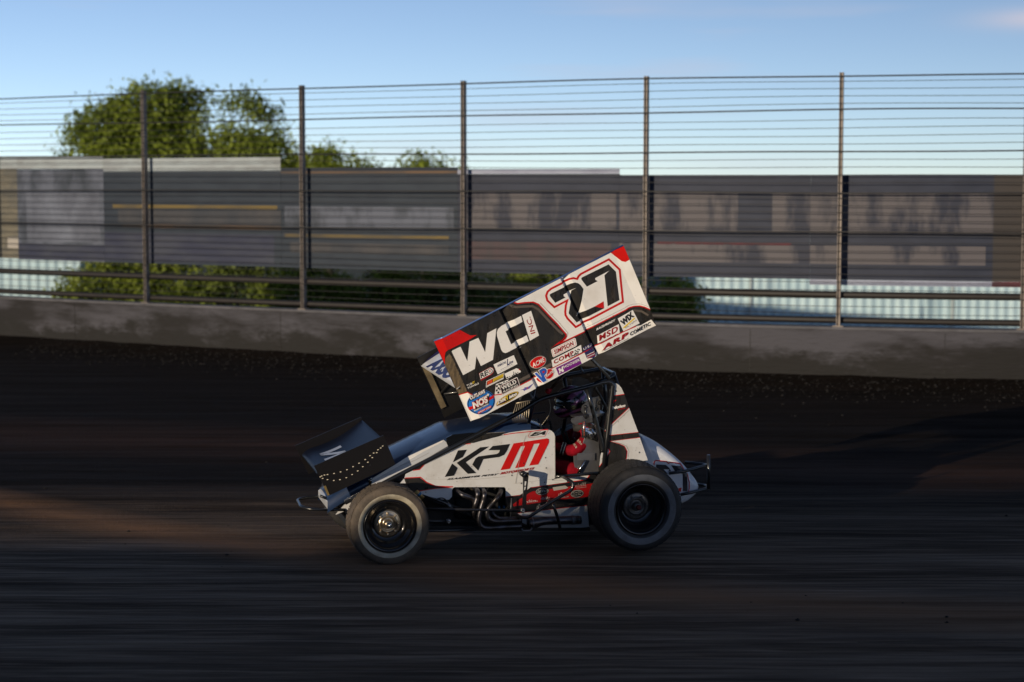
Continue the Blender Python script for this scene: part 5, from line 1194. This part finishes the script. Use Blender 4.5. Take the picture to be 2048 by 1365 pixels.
# helmet
HEL = bpy.data.materials.new('helmet_paint'); HEL.use_nodes = True; t = HEL.node_tree; b = t.nodes['Principled BSDF']; b.inputs['Roughness'].default_value = .18; b.inputs['Coat Weight'].default_value = .8; b.inputs['Metallic'].default_value = .35
tc = nd(t, 'ShaderNodeTexCoord'); mp = nd(t, 'ShaderNodeMapping'); mp.inputs['Rotation'].default_value = (0, R(28), R(15)); t.links.new(tc.outputs['Object'], mp.inputs[0])
wv = nd(t, 'ShaderNodeTexWave', Scale=5.2, Distortion=5.5, Detail=2.0); wv.bands_direction = 'Z'; wv.inputs['Detail Scale'].default_value = 1.1; t.links.new(mp.outputs[0], wv.inputs['Vector'])
cr_ = nd(t, 'ShaderNodeValToRGB'); e = cr_.color_ramp.elements; e[0].position = 0; e[0].color = (.012, .006, .014, 1); e[1].position = .40; e[1].color = (.014, .007, .016, 1)
for po, co in ((.42, (.45, .26, .07, 1)), (.455, (.06, .02, .06, 1)), (.60, (.22, .05, .12, 1)), (.88, (.30, .10, .22, 1))): q_ = e.new(po); q_.color = co
t.links.new(wv.outputs['Fac'], cr_.inputs[0]); t.links.new(cr_.outputs[0], b.inputs['Base Color'])
bm = bmesh.new(); bmesh.ops.create_uvsphere(bm, u_segments=48, v_segments=32, radius=1)
for v in bm.verts:
    x, y, z = v.co
    fx = .150; 
    X = x*.150; Y = y*.128; Z = z*.150
    if z < 0: X *= (1-.10*z*z) ; Z *= 1.02
    if x < -.2 and z < .05: X -= .030*(min(1, (-x-.2)/.6))*min(1, (.05-z)/.4)      # chin bar reaches forward
    if z < -.72: Z = -.72*.150-(-.72-z)*.05
    v.co = (X, Y, Z)
M_ = Matrix.Translation(hc+Vector((0, 0, .0))) @ Matrix.Rotation(R(-8), 4, 'Y'); bmesh.ops.transform(bm, matrix=M_, verts=bm.verts[:])
for f in bm.faces: f.smooth = True
child('helmet', bm, HEL)
bm = bmesh.new(); bmesh.ops.create_uvsphere(bm, u_segments=48, v_segments=32, radius=1)
dl = [f for f in bm.faces if not (f.calc_center_median().x < -.30 and -.18 < f.calc_center_median().z < .36)]
bmesh.ops.delete(bm, geom=dl, context='FACES')
for v in bm.verts: v.co = (v.co.x*.1545, v.co.y*.132, v.co.z*.153)
bmesh.ops.transform(bm, matrix=M_, verts=bm.verts[:])
for f in bm.faces: f.smooth = True
child('visor', bm, mat('smoked_visor', (.01, .01, .012), .08, coat=1))
bm = bmesh.new(); add_lathe(bm, [(.001, -.012), (.020, -.012), (.022, 0), (.020, .01), (.001, .01)], hc+Vector((-.02, -.126, -.02)), 16); child('visor_pivot', bm, mat('visor_gold', (.35, .28, .12), .25, metal=.8))
# belts
tubes_b = bmesh.new(); 
for s_ in (-1, 1):
    add_box(tubes_b, sh.lerp(hip, .35)+Vector((-.165, s_*.07, .02)), (.012, .06, .30), rot=Matrix.Rotation(R(-18), 3, 'Y'), bev=.003)
child('harness', tubes_b, mat('belt_web', (.02, .018, .02), .8))
bm = bmesh.new(); add_tube(bm, [neck+Vector((0, 0, -.03)), neck+Vector((-.01, 0, .03))], .085, 20); child('neck_collar', bm, SUITB)
# sponsor words printed on the near sleeve
SL = Panel(0, pf=lambda px, py, l: DI @ P(px, py, -.325))
sb_ = BVHTree.FromPolygons([tuple(v.co) for v in nm.vertices], [tuple(p.vertices) for p in nm.polygons])
def on_body(px, py, l):
    o_, d_ = ray(px, py); o_ = DI @ (CARI @ o_); d_ = (CARI.to_3x3() @ d_).normalized(); h = sb_.ray_cast(o_, d_)
    return (h[0]+h[1]*.003) if h[0] is not None else Vector(DI @ P(px, py, -.25))
SL = Panel(0, pf=on_body)
scribble(SL, ZN(600, 215), ZN(700, 372), ZN(655, 190), 7, SUITW, 1, 4, .7); scribble(SL, ZN(655, 160), ZN(800, 300), ZN(695, 130), 8, SUITW, 1, 9, .6)
SL.build('sleeve_lettering', drv)

for o in bpy.data.objects:
    if o.type == 'MESH' and o.parent == car and o.name.split('.')[0] not in ('wing_side_panel',): pass
